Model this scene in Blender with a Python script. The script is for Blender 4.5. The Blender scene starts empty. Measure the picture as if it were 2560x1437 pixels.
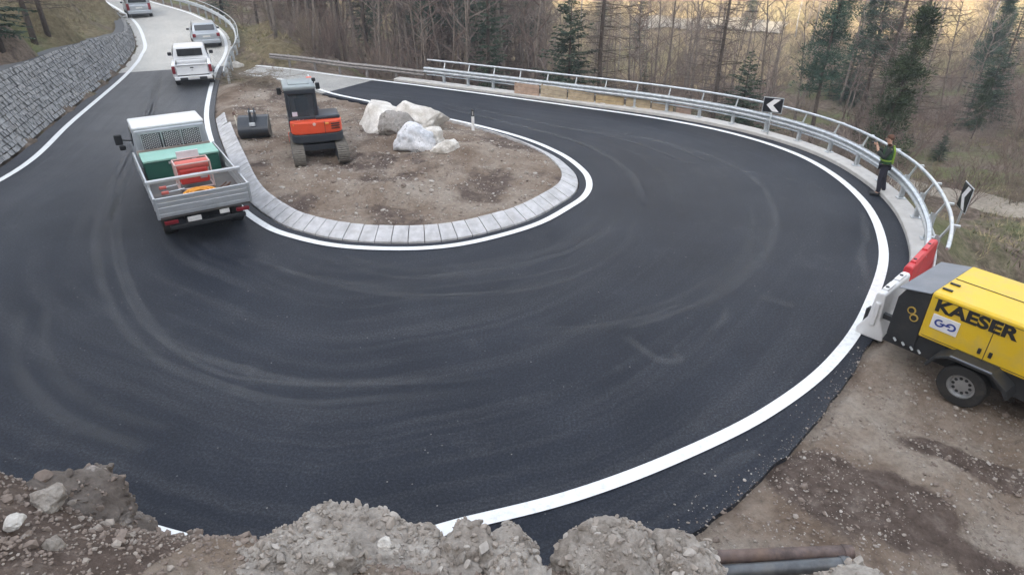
import bpy, bmesh, math, random
import numpy as np
from math import sin, cos, pi, radians, sqrt, atan2, hypot
from mathutils import Vector, Matrix, noise as mnoise

S = bpy.context.scene
COL = S.collection
# ---------------------------------------------------------------- camera
CAM_H, F_PX, PITCH = 7.0, 1600.0, radians(29)
cam = bpy.data.cameras.new('camera'); cam.sensor_width = 36; cam.lens = 36*F_PX/2560
cam.clip_start = .05; cam.clip_end = 3000
co = bpy.data.objects.new('camera', cam); COL.objects.link(co)
co.location = (0, 0, CAM_H); co.rotation_euler = (pi/2-PITCH, 0, 0); S.camera = co
# ---------------------------------------------------------------- world, sun, exposure
SUN_EL, SUN_AZ = radians(24), radians(28)      # azimuth: where the light travels, from +y towards +x
W = bpy.data.worlds.new('World'); S.world = W; W.use_nodes = True
nt = W.node_tree; nt.nodes.clear()
sky = nt.nodes.new('ShaderNodeTexSky'); sky.sky_type = 'NISHITA'; sky.sun_disc = False
sky.sun_elevation = SUN_EL; sky.sun_rotation = pi+SUN_AZ
sky.air_density = 1.0; sky.dust_density = 3.0; sky.ozone_density = 1.0
hs = nt.nodes.new('ShaderNodeHueSaturation'); hs.inputs['Saturation'].default_value = .5
bg = nt.nodes.new('ShaderNodeBackground'); bg.inputs['Strength'].default_value = .15
wo = nt.nodes.new('ShaderNodeOutputWorld')
nt.links.new(sky.outputs[0], hs.inputs['Color']); nt.links.new(hs.outputs[0], bg.inputs[0]); nt.links.new(bg.outputs[0], wo.inputs[0])
sl = bpy.data.lights.new('sun', 'SUN'); sl.energy = 5.0; sl.angle = radians(.5); sl.color = (1, .86, .66)
so = bpy.data.objects.new('sun', sl); COL.objects.link(so)
so.rotation_euler = Vector((sin(SUN_AZ)*cos(SUN_EL), cos(SUN_AZ)*cos(SUN_EL), -sin(SUN_EL))).to_track_quat('-Z', 'Y').to_euler()
S.view_settings.view_transform = 'Standard'; S.view_settings.look = 'None'; S.view_settings.gamma = 1
S.view_settings.exposure = 2.35
S.cycles.use_denoising = True; S.cycles.max_bounces = 5; S.cycles.transparent_max_bounces = 8
S.cycles.sample_clamp_indirect = 6

# ---------------------------------------------------------------- ground mapping
SP, CP = sin(PITCH), cos(PITCH)
def hr(x, y):                       # height of the road: flat round the bend, climbing on the far upper leg
    if x > -14: return 0.0
    return .055*max(0., y-42)
def ray(px, py):
    X = (px-1280)/F_PX; Y = (718.5-py)/F_PX
    return X, CP+Y*SP, Y*CP-SP       # world dir (x,y,z)
def G(px, py, z=None):
    X, f, d = ray(px, py); h = z if z is not None else 0.
    for _ in range(1 if z is not None else 12):
        t = (CAM_H-h)/-d
        p = (X*t, f*t)
        if z is None: h = h*.5+.5*hr(*p)
    return Vector((p[0], p[1], h if z is None else z))
def B(px, py, dist):                # point on the ray at forward distance dist
    X, f, d = ray(px, py); t = dist/f
    return Vector((X*t, dist, CAM_H+d*t))
def proj(p):
    zc = p[1]*CP-(p[2]-CAM_H)*SP; yc = p[1]*SP+(p[2]-CAM_H)*CP
    return 1280+F_PX*p[0]/zc, 718.5-F_PX*yc/zc
def fb(x, y, z=0., sc=1., oct=4): return mnoise.fractal(Vector((x*sc, y*sc, z*sc)), 1., 2., oct)
def sstep(a, b, x):
    t = min(1, max(0, (x-a)/(b-a))); return t*t*(3-2*t)

# ---------------------------------------------------------------- object helpers
def put(o, label=None, cat=None, group=None, kind=None, parent=None):
    if label: o['label'] = label
    if cat: o['category'] = cat
    if group: o['group'] = group
    if kind: o['kind'] = kind
    if parent is not None: o.parent = parent
    return o
def empty(name, loc, rz=0, label=None, cat=None, group=None, rx=0, ry=0):
    o = bpy.data.objects.new(name, None); COL.objects.link(o)
    o.location = loc; o.rotation_euler = (rx, ry, rz); o.empty_display_size = .2
    return put(o, label, cat, group)
class MB:
    def __init__(s): s.v = []; s.f = []; s.m = []; s.uv = None
    def add(s, vs, fs, mi=0):
        n = len(s.v); s.v += [tuple(v) for v in vs]; s.f += [tuple(i+n for i in f) for f in fs]; s.m += [mi]*len(fs); return s
    def box(s, c, d, mi=0, rz=0, M=None, taper=1.):
        R = M or Matrix.Rotation(rz, 3, 'Z'); c = Vector(c); vs = []
        for z in (-1, 1):
            k = taper if z > 0 else 1
            for x, y in ((-1, -1), (1, -1), (1, 1), (-1, 1)): vs.append(c+R@Vector((x*d[0]/2*k, y*d[1]/2*k, z*d[2]/2)))
        return s.add(vs, [(3, 2, 1, 0), (4, 5, 6, 7), (0, 1, 5, 4), (1, 2, 6, 5), (2, 3, 7, 6), (3, 0, 4, 7)], mi)
    def rbox(s, c, d, r=.03, seg=2, mi=0, M=None, rz=0, shape=None):
        bm = bmesh.new(); bmesh.ops.create_cube(bm, size=1)
        for v in bm.verts:
            v.co = Vector((v.co.x*d[0], v.co.y*d[1], v.co.z*d[2]))
            if shape: v.co = shape(v.co.copy())
        bmesh.ops.bevel(bm, geom=list(bm.edges), offset=r, segments=seg, affect='EDGES', profile=.5)
        R = M or Matrix.Rotation(rz, 3, 'Z'); c = Vector(c)
        bm.verts.index_update()
        s.add([c+R@v.co for v in bm.verts], [[v.index for v in f.verts] for f in bm.faces], mi); bm.free(); return s
    def tube(s, pts, r, n=6, mi=0, caps=True):
        pts = [Vector(p) for p in pts]; rs = r if isinstance(r, (list, tuple)) else [r]*len(pts)
        base = len(s.v); up = None
        for i, p in enumerate(pts):
            d = (pts[min(i+1, len(pts)-1)]-pts[max(i-1, 0)])
            if d.length < 1e-9: d = Vector((0, 0, 1))
            d.normalize()
            if up is None: up = d.orthogonal().normalized()
            else:
                up = up-d*up.dot(d)
                up = up.normalized() if up.length > 1e-6 else d.orthogonal().normalized()
            w = d.cross(up)
            for k in range(n):
                a = 2*pi*k/n; q = p+(up*cos(a)+w*sin(a))*rs[i]; s.v.append((q.x, q.y, q.z))
        for i in range(len(pts)-1):
            for k in range(n):
                a = base+i*n+k; b = base+i*n+(k+1) % n; s.f.append((a, b, b+n, a+n)); s.m.append(mi)
        if caps and n > 2:
            s.f.append(tuple(base+k for k in range(n))[::-1]); s.m.append(mi)
            e = base+(len(pts)-1)*n; s.f.append(tuple(e+k for k in range(n))); s.m.append(mi)
        return s
    def cyl(s, a, b, r, n=16, mi=0): return s.tube([a, b], r, n, mi)
    def lathe(s, prof, c, axis='Z', n=20, mi=0, M=None):   # prof [(radius, height)]
        R = M or {'Z': Matrix.Identity(3), 'X': Matrix.Rotation(pi/2, 3, 'Y'), 'Y': Matrix.Rotation(-pi/2, 3, 'X')}[axis]
        c = Vector(c); vs = []; fs = []
        for r, h in prof:
            for k in range(n):
                a = 2*pi*k/n; vs.append(c+R@Vector((r*cos(a), r*sin(a), h)))
        for i in range(len(prof)-1):
            for k in range(n): fs.append((i*n+k, i*n+(k+1) % n, (i+1)*n+(k+1) % n, (i+1)*n+k))
        return s.add(vs, fs, mi)
    def prism(s, poly, t0, t1, plane='YZ', mi=0):   # polygon in a plane, extruded along the third axis
        def P(a, b, t): return {'YZ': (t, a, b), 'XZ': (a, t, b), 'XY': (a, b, t)}[plane]
        n = len(poly)
        vs = [P(a, b, t0) for a, b in poly]+[P(a, b, t1) for a, b in poly]
        fs = [tuple(range(n))[::-1], tuple(range(n, 2*n))]+[(i, (i+1) % n, n+(i+1) % n, n+i) for i in range(n)]
        return s.add(vs, fs, mi)
    def build(s, name, mats, parent=None, smooth=False, bevel=0, label=None, cat=None, group=None, kind=None, loc=None, rz=0):
        me = bpy.data.meshes.new(name); me.from_pydata(s.v, [], s.f); me.update()
        for m in (mats if isinstance(mats, (list, tuple)) else [mats]): me.materials.append(m)
        if any(s.m): me.polygons.foreach_set('material_index', s.m)
        bm = bmesh.new(); bm.from_mesh(me); bmesh.ops.recalc_face_normals(bm, faces=bm.faces); bm.to_mesh(me); bm.free()
        if smooth: me.polygons.foreach_set('use_smooth', [True]*len(me.polygons))
        o = bpy.data.objects.new(name, me); COL.objects.link(o)
        if loc is not None: o.location = loc; o.rotation_euler = (0, 0, rz)
        if bevel:
            b = o.modifiers.new('bevel', 'BEVEL'); b.width = bevel; b.segments = 2; b.limit_method = 'ANGLE'; b.angle_limit = radians(35)
        if smooth and bevel: pass
        return put(o, label, cat, group, kind, parent)
def autosmooth(o, ang=35):
    me = o.data; me.polygons.foreach_set('use_smooth', [True]*len(me.polygons))
    try: me.set_sharp_from_angle(angle=radians(ang))
    except Exception: pass
    return o
def copy_tree(o, parent=None, **kw):
    c = o.copy(); COL.objects.link(c)
    if parent is not None: c.parent = parent
    for k in list(o.children): copy_tree(k, c)
    return put(c, **kw)

# ---------------------------------------------------------------- materials
def newmat(name):
    m = bpy.data.materials.new(name); m.use_nodes = True; n = m.node_tree
    return m, n, n.nodes['Principled BSDF']
def node(n, t, **kw):
    q = n.nodes.new(t)
    for k, v in kw.items():
        if hasattr(q, k): setattr(q, k, v)
        else: q.inputs[k.replace('_', ' ')].default_value = v
    return q
def col4(c): return (c[0], c[1], c[2], 1)
def ramp(n, fac, stops):
    r = n.nodes.new('ShaderNodeValToRGB'); e = r.color_ramp.elements
    while len(e) < len(stops): e.new(.5)
    for i, (p, c) in enumerate(stops): e[i].position = p; e[i].color = col4(c) if hasattr(c, '__len__') else (c, c, c, 1)
    n.links.new(fac, r.inputs[0]); return r.outputs[0]
def mix(n, fac, a, b, mode='MIX'):
    q = n.nodes.new('ShaderNodeMix'); q.data_type = 'RGBA'; q.blend_type = mode
    for s, v in ((0, fac), (6, a), (7, b)):
        if isinstance(v, bpy.types.NodeSocket): n.links.new(v, q.inputs[s])
        elif s == 0: q.inputs[0].default_value = v
        else: q.inputs[s].default_value = col4(v)
    return q.outputs[2]
def tex(n, scale, detail=4, rough=.6, vec=None, kind='Noise', dist=0):
    q = n.nodes.new('ShaderNodeTex'+kind); q.inputs['Scale'].default_value = scale
    if kind == 'Noise':
        q.inputs['Detail'].default_value = detail; q.inputs['Roughness'].default_value = rough; q.inputs['Distortion'].default_value = dist
    if vec is None:
        vec = coords(n)
    n.links.new(vec, q.inputs['Vector']); return q.outputs['Distance' if kind == 'Voronoi' else 0]
def coords(n, what='Object', scale=None):
    tc = n.nodes.new('ShaderNodeTexCoord'); v = tc.outputs[what]
    if scale:
        mp = n.nodes.new('ShaderNodeMapping'); mp.inputs['Scale'].default_value = scale; n.links.new(v, mp.inputs[0]); v = mp.outputs[0]
    return v
def bump(n, b, h, strength=.3, dist=.02):
    q = n.nodes.new('ShaderNodeBump'); q.inputs['Strength'].default_value = strength; q.inputs['Distance'].default_value = dist
    n.links.new(h, q.inputs['Height']); n.links.new(q.outputs[0], b.inputs['Normal'])
def mat(name, c, rough=.6, metal=0, var=.15, scale=3, c2=None, bmp=0, bscale=20, spec=.5, dirt=None, dirt_amt=.5, dscale=2.5):
    m, n, b = newmat(name); b.inputs['Roughness'].default_value = rough; b.inputs['Metallic'].default_value = metal
    b.inputs['Specular IOR Level'].default_value = spec
    c2 = c2 or tuple(x*(1-var) for x in c)
    r = ramp(n, tex(n, scale, 5), [(.35, c2), (.65, c)])
    if dirt:
        r = mix(n, ramp(n, tex(n, dscale, 6, .7), [(.62-.25*dirt_amt, 0), (.78, dirt_amt)]), r, dirt)
    n.links.new(r, b.inputs['Base Color'])
    if bmp: bump(n, b, tex(n, bscale, 4), bmp)
    return m
def ground_mat(name, stops, scale=.6, fine=9, speck=None, bmp=.5, bdist=.04, stretch=None, moss=None):
    m, n, b = newmat(name); b.inputs['Roughness'].default_value = .95; b.inputs['Specular IOR Level'].default_value = .2
    v = coords(n, 'Object', stretch)
    r = ramp(n, tex(n, scale, 8, .65, v), stops)
    f = tex(n, fine, 6, .7, v)
    r = mix(n, .75, r, ramp(n, f, [(.3, .45), (.7, 1.)]), 'MULTIPLY')
    r = mix(n, .0, r, (1, 1, 1))
    if moss: r = mix(n, ramp(n, tex(n, moss[1], 6, .6, v), [(moss[2], 0), (moss[2]+.12, moss[3])]), r, moss[0])
    if speck:
        q = n.nodes.new('ShaderNodeTexVoronoi'); q.inputs['Scale'].default_value = speck[1]; n.links.new(v, q.inputs[0])
        k = ramp(n, q.outputs['Distance'], [(speck[2]*.7, 1), (speck[2], 0)])
        r = mix(n, k, r, speck[0])
    n.links.new(r, b.inputs['Base Color'])
    bump(n, b, f, bmp, bdist); return m
M = {}
M['white_line'] = mat('white_road_paint', (.78, .8, .8), .55, scale=14, var=.07, spec=.3, dirt=(.3, .3, .31), dirt_amt=.5, dscale=8)
M['concrete'] = mat('pale_concrete', (.55, .54, .52), .85, scale=5, var=.2, bmp=.2, bscale=60, dirt=(.25, .23, .2), dirt_amt=.5)
M['kerb'] = mat('granite_kerb_stone', (.56, .56, .57), .8, scale=3.5, var=.28, bmp=.3, bscale=60, dirt=(.26, .24, .21), dirt_amt=.55)
M['galv'] = mat('galvanised_steel', (.62, .66, .69), .45, .55, scale=6, var=.25, spec=.5, dirt=(.25, .25, .25), dirt_amt=.3)
M['old_rail'] = mat('weathered_rail', (.32, .30, .29), .7, .2, scale=6, var=.35)
M['rubber'] = mat('rubber', (.02, .02, .02), .8, scale=10, dirt=(.12, .1, .08), dirt_amt=.5)
M['black_plastic'] = mat('black_plastic', (.02, .022, .025), .5, var=.2, dirt=(.08, .075, .07), dirt_amt=.3)
M['glass'] = mat('dark_glass', (.02, .025, .03), .08, spec=.8, var=.1)
M['red_lamp'] = mat('red_lamp', (.20, .012, .02), .3)
M['wood'] = mat('yellow_wood', (.52, .36, .17), .7, scale=5, c2=(.36, .24, .12), bmp=.1)

# ---------------------------------------------------------------- road layout
def cr(pts, per=10):
    out = []; n = len(pts)
    for i in range(n-1):
        p0, p1, p2, p3 = pts[max(i-1, 0)], pts[i], pts[i+1], pts[min(i+2, n-1)]
        for k in range(per):
            t = k/per; out.append(.5*((2*p1)+(p2-p0)*t+(2*p0-5*p1+4*p2-p3)*t*t+(3*p1-p0-3*p2+p3)*t**3))
    out.append(pts[-1].copy()); return out
def Wd(x, y): return Vector((x, y, hr(x, y)))
OUTK = [G(225, -14), G(255, 0), G(332, 50), G(362, 108), G(352, 142), G(308, 195), G(180, 305), G(60, 415), Wd(-16.1, 15.6), Wd(-14.2, 11.4), Wd(-10.6, 8.1), G(300, 1305), Wd(-2.6, 5.5), G(1180, 1305),
        G(1450, 1235), G(1700, 1140), G(1920, 1030), G(2080, 905), G(2170, 770), G(2208, 620), G(2150, 495), G(2020, 400), G(1850, 340), G(1650, 298), G(1400, 262), G(1150, 228), G(960, 204), G(850, 191), G(735, 175), G(640, 165)]
INK = [G(330, -14), G(372, 4), G(475, 35), G(545, 75), G(566, 120), G(540, 178), G(519, 260), G(520, 320), G(548, 412), G(585, 500), G(660, 563), G(740, 594), G(850, 616), G(1000, 623),
       G(1130, 615), G(1250, 590), G(1350, 558), G(1420, 520), G(1462, 490), G(1473, 458), G(1455, 425), G(1400, 385), G(1310, 347), G(1185, 313), G(1050, 284), G(930, 256), G(835, 236), G(768, 215), G(690, 197), G(600, 185)]
PER = 10
OUT = cr(OUTK, PER); INN = cr(INK, PER)
NS = len(OUT)
def offs(c, i, d, other):          # point i of curve c moved d away from the other curve, sideways
    a = c[max(i-1, 0)]; b = c[min(i+1, len(c)-1)]; t = (b-a); t.z = 0; t.normalize(); nrm = Vector((t.y, -t.x, 0))
    if nrm.dot(c[i]-other[i]) < 0: nrm = -nrm
    return c[i]+nrm*d
def station(i): return i/PER
def out_extra(s):                  # asphalt beyond the outer line
    return float(np.interp(s, [0, 5, 7, 9, 12, 13, 14, 14.6, 15.1, 15.5, 16, 16.5, 17.3, 18, 19, 20, 21, 23, 25, 30], [.5, .55, .7, .8, 1.2, 1.3, 1.3, 1.2, 1.05, .85, .68, .5, .32, .42, .58, .66, .62, .45, .35, .3]))
EO = [offs(OUT, i, out_extra(station(i)), INN) for i in range(NS)]
EI = [offs(INN, i, .32, OUT) for i in range(NS)]
for i in range(int(8*PER), int(17.8*PER)): EO[i] = EO[i]+(EO[i]-EI[i]).normalized()*mnoise.noise(EO[i]*2.3)*.07
for e in EO+EI: e.z = hr(e.x, e.y)

def strip(name, left, right, zoff, m, nx=1, skirt=0, kind='structure', i0=0, i1=None, label=None):
    i1 = i1 or len(left)-1; vs = []; fs = []; uvs = []
    L = 0
    for j, i in enumerate(range(i0, i1+1)):
        if j: L += ((left[i]+right[i])/2-(left[i-1]+right[i-1])/2).length
        for k in range(nx+1):
            p = left[i].lerp(right[i], k/nx); vs.append((p.x, p.y, hr(p.x, p.y)+zoff)); uvs.append((k/nx*(left[i]-right[i]).length, L))
    w = nx+1; rows = i1-i0+1
    for j in range(rows-1):
        for k in range(nx): fs.append((j*w+k, j*w+k+1, (j+1)*w+k+1, (j+1)*w+k))
    if skirt:
        for side in (0, nx):
            b = len(vs)
            for j in range(rows):
                x, y, z = vs[j*w+side]; vs.append((x, y, z-skirt)); uvs.append(uvs[j*w+side])
            for j in range(rows-1): fs.append((j*w+side, (j+1)*w+side, b+j+1, b+j))
    me = bpy.data.meshes.new(name); me.from_pydata(vs, [], fs); me.update()
    ul = me.uv_layers.new(name='UVMap')
    for lp in me.loops: ul.data[lp.index].uv = uvs[lp.vertex_index]
    me.materials.append(m); bm = bmesh.new(); bm.from_mesh(me); bmesh.ops.recalc_face_normals(bm, faces=bm.faces)
    if sum(f.normal.z for f in bm.faces) < 0: bmesh.ops.reverse_faces(bm, faces=bm.faces)
    bm.to_mesh(me); bm.free()
    o = bpy.data.objects.new(name, me); COL.objects.link(o); return put(o, kind=kind, label=label)

DUST_SHEEN = [(0, .6), (.10, .45), (.22, 0), (.60, 0), (.78, .55), (1, .75)]  # far legs paler: part dust, part sky sheen put into the colour
def map_range(n, sock, a, b):
    q = n.nodes.new('ShaderNodeMapRange'); q.inputs['From Min'].default_value = a; q.inputs['From Max'].default_value = b; n.links.new(sock, q.inputs['Value']); return q.outputs[0]
def asphalt_mat(name, base, light, dust, damt):
    m, n, b = newmat(name); b.inputs['Roughness'].default_value = .62; b.inputs['Specular IOR Level'].default_value = .12
    uv = coords(n, 'UV', (1.1, .05, 1)); ob = coords(n)
    r = ramp(n, tex(n, .35, 5, .6, ob), [(.35, base), (.7, light)])
    st = ramp(n, tex(n, 2.2, 6, .62, uv, dist=.4), [(.46, 0), (.74, damt)])
    r = mix(n, st, r, dust)
    blot = ramp(n, tex(n, .9, 8, .72, ob), [(.56, 0), (.78, damt*.8)])
    r = mix(n, blot, r, dust)
    su = n.nodes.new('ShaderNodeSeparateXYZ'); n.links.new(coords(n, 'UV'), su.inputs[0])
    far = ramp(n, map_range(n, su.outputs[1], 0, 120), DUST_SHEEN)
    r = mix(n, mix(n, 1, far, ramp(n, tex(n, .8, 7, .7, ob), [(.25, .45), (.7, 1)]), 'MULTIPLY'), r, (.15, .155, .16))
    r = mix(n, .85, r, ramp(n, tex(n, 24, 6, .9, ob), [(.36, .3), (.5, 1.), (.64, 2.5)]), 'MULTIPLY')
    v = n.nodes.new('ShaderNodeTexVoronoi'); v.inputs['Scale'].default_value = 5.5; n.links.new(ob, v.inputs[0])
    gate = ramp(n, tex(n, 1.3, 3, .6, ob), [(.5, 0), (.62, 1)])
    sp = mix(n, 1., ramp(n, v.outputs['Distance'], [(.05, 1), (.09, 0)]), gate, 'MULTIPLY')
    r = mix(n, sp, r, (.2, .19, .18))
    n.links.new(r, b.inputs['Base Color'])
    n.links.new(ramp(n, st, [(0, .5), (.5, .85)]), b.inputs['Roughness'])
    bump(n, b, tex(n, 70, 3, .8, ob), .35, .008); return m
M['asphalt'] = asphalt_mat('fresh_asphalt', (.0125, .0155, .0225), (.023, .027, .036), (.10, .102, .106), .30)
M['old_asphalt'] = asphalt_mat('dusty_old_asphalt', (.34, .34, .32), (.44, .43, .40), (.52, .5, .46), .6)
i5, i26 = 5*PER-2, 26*PER+2
strip('road', EO, EI, 0, M['asphalt'], nx=16, skirt=.12, i0=i5, i1=i26)
strip('old_road', EO, EI, -.004, M['old_asphalt'], nx=8, skirt=.1, i0=0, i1=i5+2)
strip('old_road', EO, EI, -.004, M['old_asphalt'], nx=8, skirt=.1, i0=i26-2)
# dust joint where the fresh asphalt begins is left as the edge of two sheets
for cur, oth, a, b in ((OUT, INN, 0, NS-1), (INN, OUT, 0, NS-1)):
    wd = .1 if cur is INN else .11
    l = [offs(cur, i, wd, oth) for i in range(NS)]; r_ = [offs(cur, i, -wd, oth) for i in range(NS)]
    strip("road_marking", l, r_, .020, M['white_line'], i0=a, i1=b)

# tyre tracks: thin dusty films on the asphalt
def track_mat(name, c, amt, lo=.45):
    m, n, b = newmat(name); b.inputs['Roughness'].default_value = .9; b.inputs['Base Color'].default_value = col4(c)
    tc = n.nodes.new('ShaderNodeTexCoord'); sx = n.nodes.new('ShaderNodeSeparateXYZ'); n.links.new(tc.outputs['UV'], sx.inputs[0])
    prof = ramp(n, sx.outputs[0], [(0, 0), (.35, 1), (.6, .8), (1, 0)])
    lon = ramp(n, sx.outputs[1], [(0, 0), (.12, 1), (.85, 1), (1, 0)])
    t = ramp(n, tex(n, 1.6, 8, .75), [(lo-.15, .25), (lo+.25, 1)])
    a = mix(n, 1, mix(n, 1, prof, lon, 'MULTIPLY'), t, 'MULTIPLY')
    mt = n.nodes.new('ShaderNodeMath'); mt.operation = 'MULTIPLY'; mt.inputs[1].default_value = amt
    n.links.new(a, mt.inputs[0]); n.links.new(mt.outputs[0], b.inputs['Alpha']); return m
M['dust_a'] = track_mat('tyre_dust', (.16, .165, .17), .34, .5); M['dust_b'] = track_mat('faint_tyre_dust', (.12, .125, .13), .24, .45)
def track(pts, w, m, z):
    c = cr(pts, 12); vs = []; fs = []; uv = []
    for i, p in enumerate(c):
        a = c[max(i-1, 0)]; b = c[min(i+1, len(c)-1)]; t = (b-a).normalized(); nn = Vector((t.y, -t.x, 0))
        for k in range(5):
            q = p+nn*w*(k/4-.5); vs.append((q.x, q.y, z)); uv.append((k/4, i/(len(c)-1)))
    for i in range(len(c)-1):
        for k in range(4): fs.append((i*5+k, i*5+k+1, i*5+k+6, i*5+k+5))
    me = bpy.data.meshes.new('tyre_track'); me.from_pydata(vs, [], fs); ul = me.uv_layers.new(name='UVMap')
    for lp in me.loops: ul.data[lp.index].uv = uv[lp.vertex_index]
    me.materials.append(m); o = bpy.data.objects.new('tyre_track', me); COL.objects.link(o); put(o, kind='structure')
tz = .0045
for pts, w, mm in (
    ([(372, 230), (350, 330), (300, 440), (268, 560), (275, 680), (330, 790), (430, 875), (560, 930), (760, 965), (1000, 970), (1250, 950)], .42, 'dust_a'),
    ([(400, 180), (385, 260), (350, 360), (300, 470), (240, 600), (250, 700)], .7, 'dust_b'),
    ([(640, 640), (780, 690), (950, 730), (1150, 735), (1350, 715), (1500, 660), (1600, 590)], .5, 'dust_b'),
    ([(780, 650), (1000, 690), (1200, 680), (1400, 640), (1520, 570), (1560, 500)], .8, 'dust_b'),
    ([(1770, 760), (1870, 690), (1930, 610), (1940, 540), (1900, 460), (1800, 400), (1650, 355), (1450, 325), (1250, 300)], .35, 'dust_a'),
    ([(2150, 520), (2165, 590), (2150, 640), (2170, 700), (2165, 760)], .3, 'dust_a'),
    ([(1560, 380), (1800, 420), (1980, 450), (2110, 495)], .16, 'dust_a'),
    ([(1250, 800), (1500, 790), (1700, 730), (1840, 620), (1860, 520)], .9, 'dust_b'),
    ([(1100, 265), (1300, 310), (1480, 360), (1600, 430), (1640, 520), (1560, 640)], 1.3, 'dust_b'),
    ([(900, 225), (1150, 262), (1400, 310), (1600, 350), (1760, 410)], 1.0, 'dust_b'),
    ([(1560, 840), (1610, 880), (1660, 905), (1700, 900), (1690, 880)], .3, 'dust_a'),
    ([(1780, 1190), (1840, 1150), (1900, 1130)], .3, 'dust_a'),
    ([(100, 760), (90, 900), (200, 1020), (400, 1100)], .5, 'dust_b'),
    ([(1780, 830), (1810, 800), (1820, 770)], .25, 'dust_a'), ([(1900, 745), (1940, 752), (1990, 770)], .35, 'dust_a')):
    if w < .4: track([G(*p) for p in pts], w, M[mm], tz); tz += .0003; continue
    trd = random.Random(len(pts)*7+int(w*100))
    for k in range(4 if w > .6 else 3):
        o = (trd.random()-.5)*w*1.6; c_ = Vector((-3, 20, 0)); P3 = [G(*p) for p in pts]; P3 = [p+(p-c_).normalized()*(o+trd.gauss(0, .06)) for p in P3]
        a_ = trd.choice((0, 0, 1)); track(P3[a_:len(P3)-trd.choice((0, 0, 1))], trd.uniform(.16, .42), M[mm], tz); tz += .0003
# ---------------------------------------------------------------- retaining wall geometry (needed by the terrain)
WALLTOP = [(-60, 215), (0, 183), (75, 148), (175, 118), (225, 98), (290, 90), (322, 70), (334, 57), (338, 50)]
def wall_frame():
    out = []
    for i in range(2*PER-4, 10*PER, 2):
        b = offs(OUT, i, out_extra(station(i))+.12, INN); b.z = hr(b.x, b.y)
        n = (offs(OUT, i, 1, INN)-OUT[i]).normalized()
        bx, by = proj(b); h = 3.1
        if bx > 0 and i < 8*PER:
            lo, hi = 0., 5.
            for _ in range(30):
                mid = (lo+hi)/2; q = b+n*.45*mid+Vector((0, 0, mid)); x, y = proj(q)
                ty = float(np.interp(x, [a for a, c in WALLTOP], [c for a, c in WALLTOP]))
                if y > ty: lo = mid
                else: hi = mid
            h = min(lo, 3.6)
        out.append([b, n, max(h, .35)])
    for _ in range(6):
        hs_ = [o[2] for o in out]
        for i in range(1, len(out)-1): out[i][2] = (hs_[i-1]+2*hs_[i]+hs_[i+1])/4
    return out
WALL = wall_frame()
M['wall_stone'] = mat('grey_wall_stone', (.36, .365, .365), .9, scale=5, c2=(.16, .165, .17), bmp=.6, bscale=30, dirt=(.24, .22, .19), dirt_amt=.45, dscale=1.2)
M['wall_gap'] = mat('wall_back', (.10, .105, .11), .95)
def build_wall():
    rnd = random.Random(4)
    root = empty('retaining_wall', WALL[len(WALL)//2][0], label='long grey stone retaining wall leaning back beside the upper road', cat='wall')
    o0 = root.location.copy()
    back = MB(); st = MB(); n = len(WALL)
    vs = []
    for b, nn, h in WALL:
        for t, o in ((-.2, .16), (h, .16+.45*h), (h, .7+.45*h)):
            p = b+nn*o+Vector((0, 0, t))-o0; vs.append(p)
    back.add(vs, [(i*3+k, i*3+k+1, i*3+k+4, i*3+k+3) for i in range(n-1) for k in range(2)])
    back.build('backing', M['wall_gap'], root)
    L = [0]
    for i in range(1, n): L.append(L[-1]+(WALL[i][0]-WALL[i-1][0]).length)
    def at(s):
        s = min(max(s, 0), L[-1]); i = max(0, min(n-2, int(np.searchsorted(L, s))-1)); t = (s-L[i])/max(1e-6, L[i+1]-L[i])
        return WALL[i][0].lerp(WALL[i+1][0], t), WALL[i][1].lerp(WALL[i+1][1], t).normalized(), WALL[i][2]*(1-t)+WALL[i+1][2]*t
    nc = 18
    for c in range(nc):
        s = rnd.random()*.2; last = 0
        while s < L[-1]:
            w = rnd.uniform(.12, .27); b, nn, h = at(s+w/2); ch = 3.1/nc
            z0 = c*ch
            if z0 < h-.05:
                hh = min(ch, h-z0)
                tdir = Vector((-nn.y, nn.x, 0)); up = (nn*.45+Vector((0, 0, 1))).normalized(); fw = up.cross(tdir).normalized()
                if fw.dot(nn) > 0: fw = -fw
                ctr = b+nn*(.06+.45*(z0+hh/2)+(c % 2)*.015)+Vector((0, 0, z0+hh/2))-o0+fw*rnd.uniform(-.035, .035)
                R = Matrix((tdir, fw, up)).transposed()
                R = R@Matrix.Rotation(rnd.uniform(-.02, .16), 3, 'X')@Matrix.Rotation(rnd.uniform(-.12, .12), 3, 'Z')
                k = .9
                vsb = []
                for yy in (-1, 1):
                    q = .72 if yy < 0 else 1
                    for xx, zz in ((-1, -1), (1, -1), (1, 1), (-1, 1)):
                        vsb.append(ctr+R@Vector((xx*w*.47*q*rnd.uniform(.88, 1.), yy*.13, zz*hh*.50*q*1.05*rnd.uniform(.86, 1.02))))
                st.add(vsb, [(3, 2, 1, 0), (4, 5, 6, 7), (0, 1, 5, 4), (1, 2, 6, 5), (2, 3, 7, 6), (3, 0, 4, 7)])
            s += w
    st.build('stone_face', M['wall_stone'], root)
build_wall()

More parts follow.
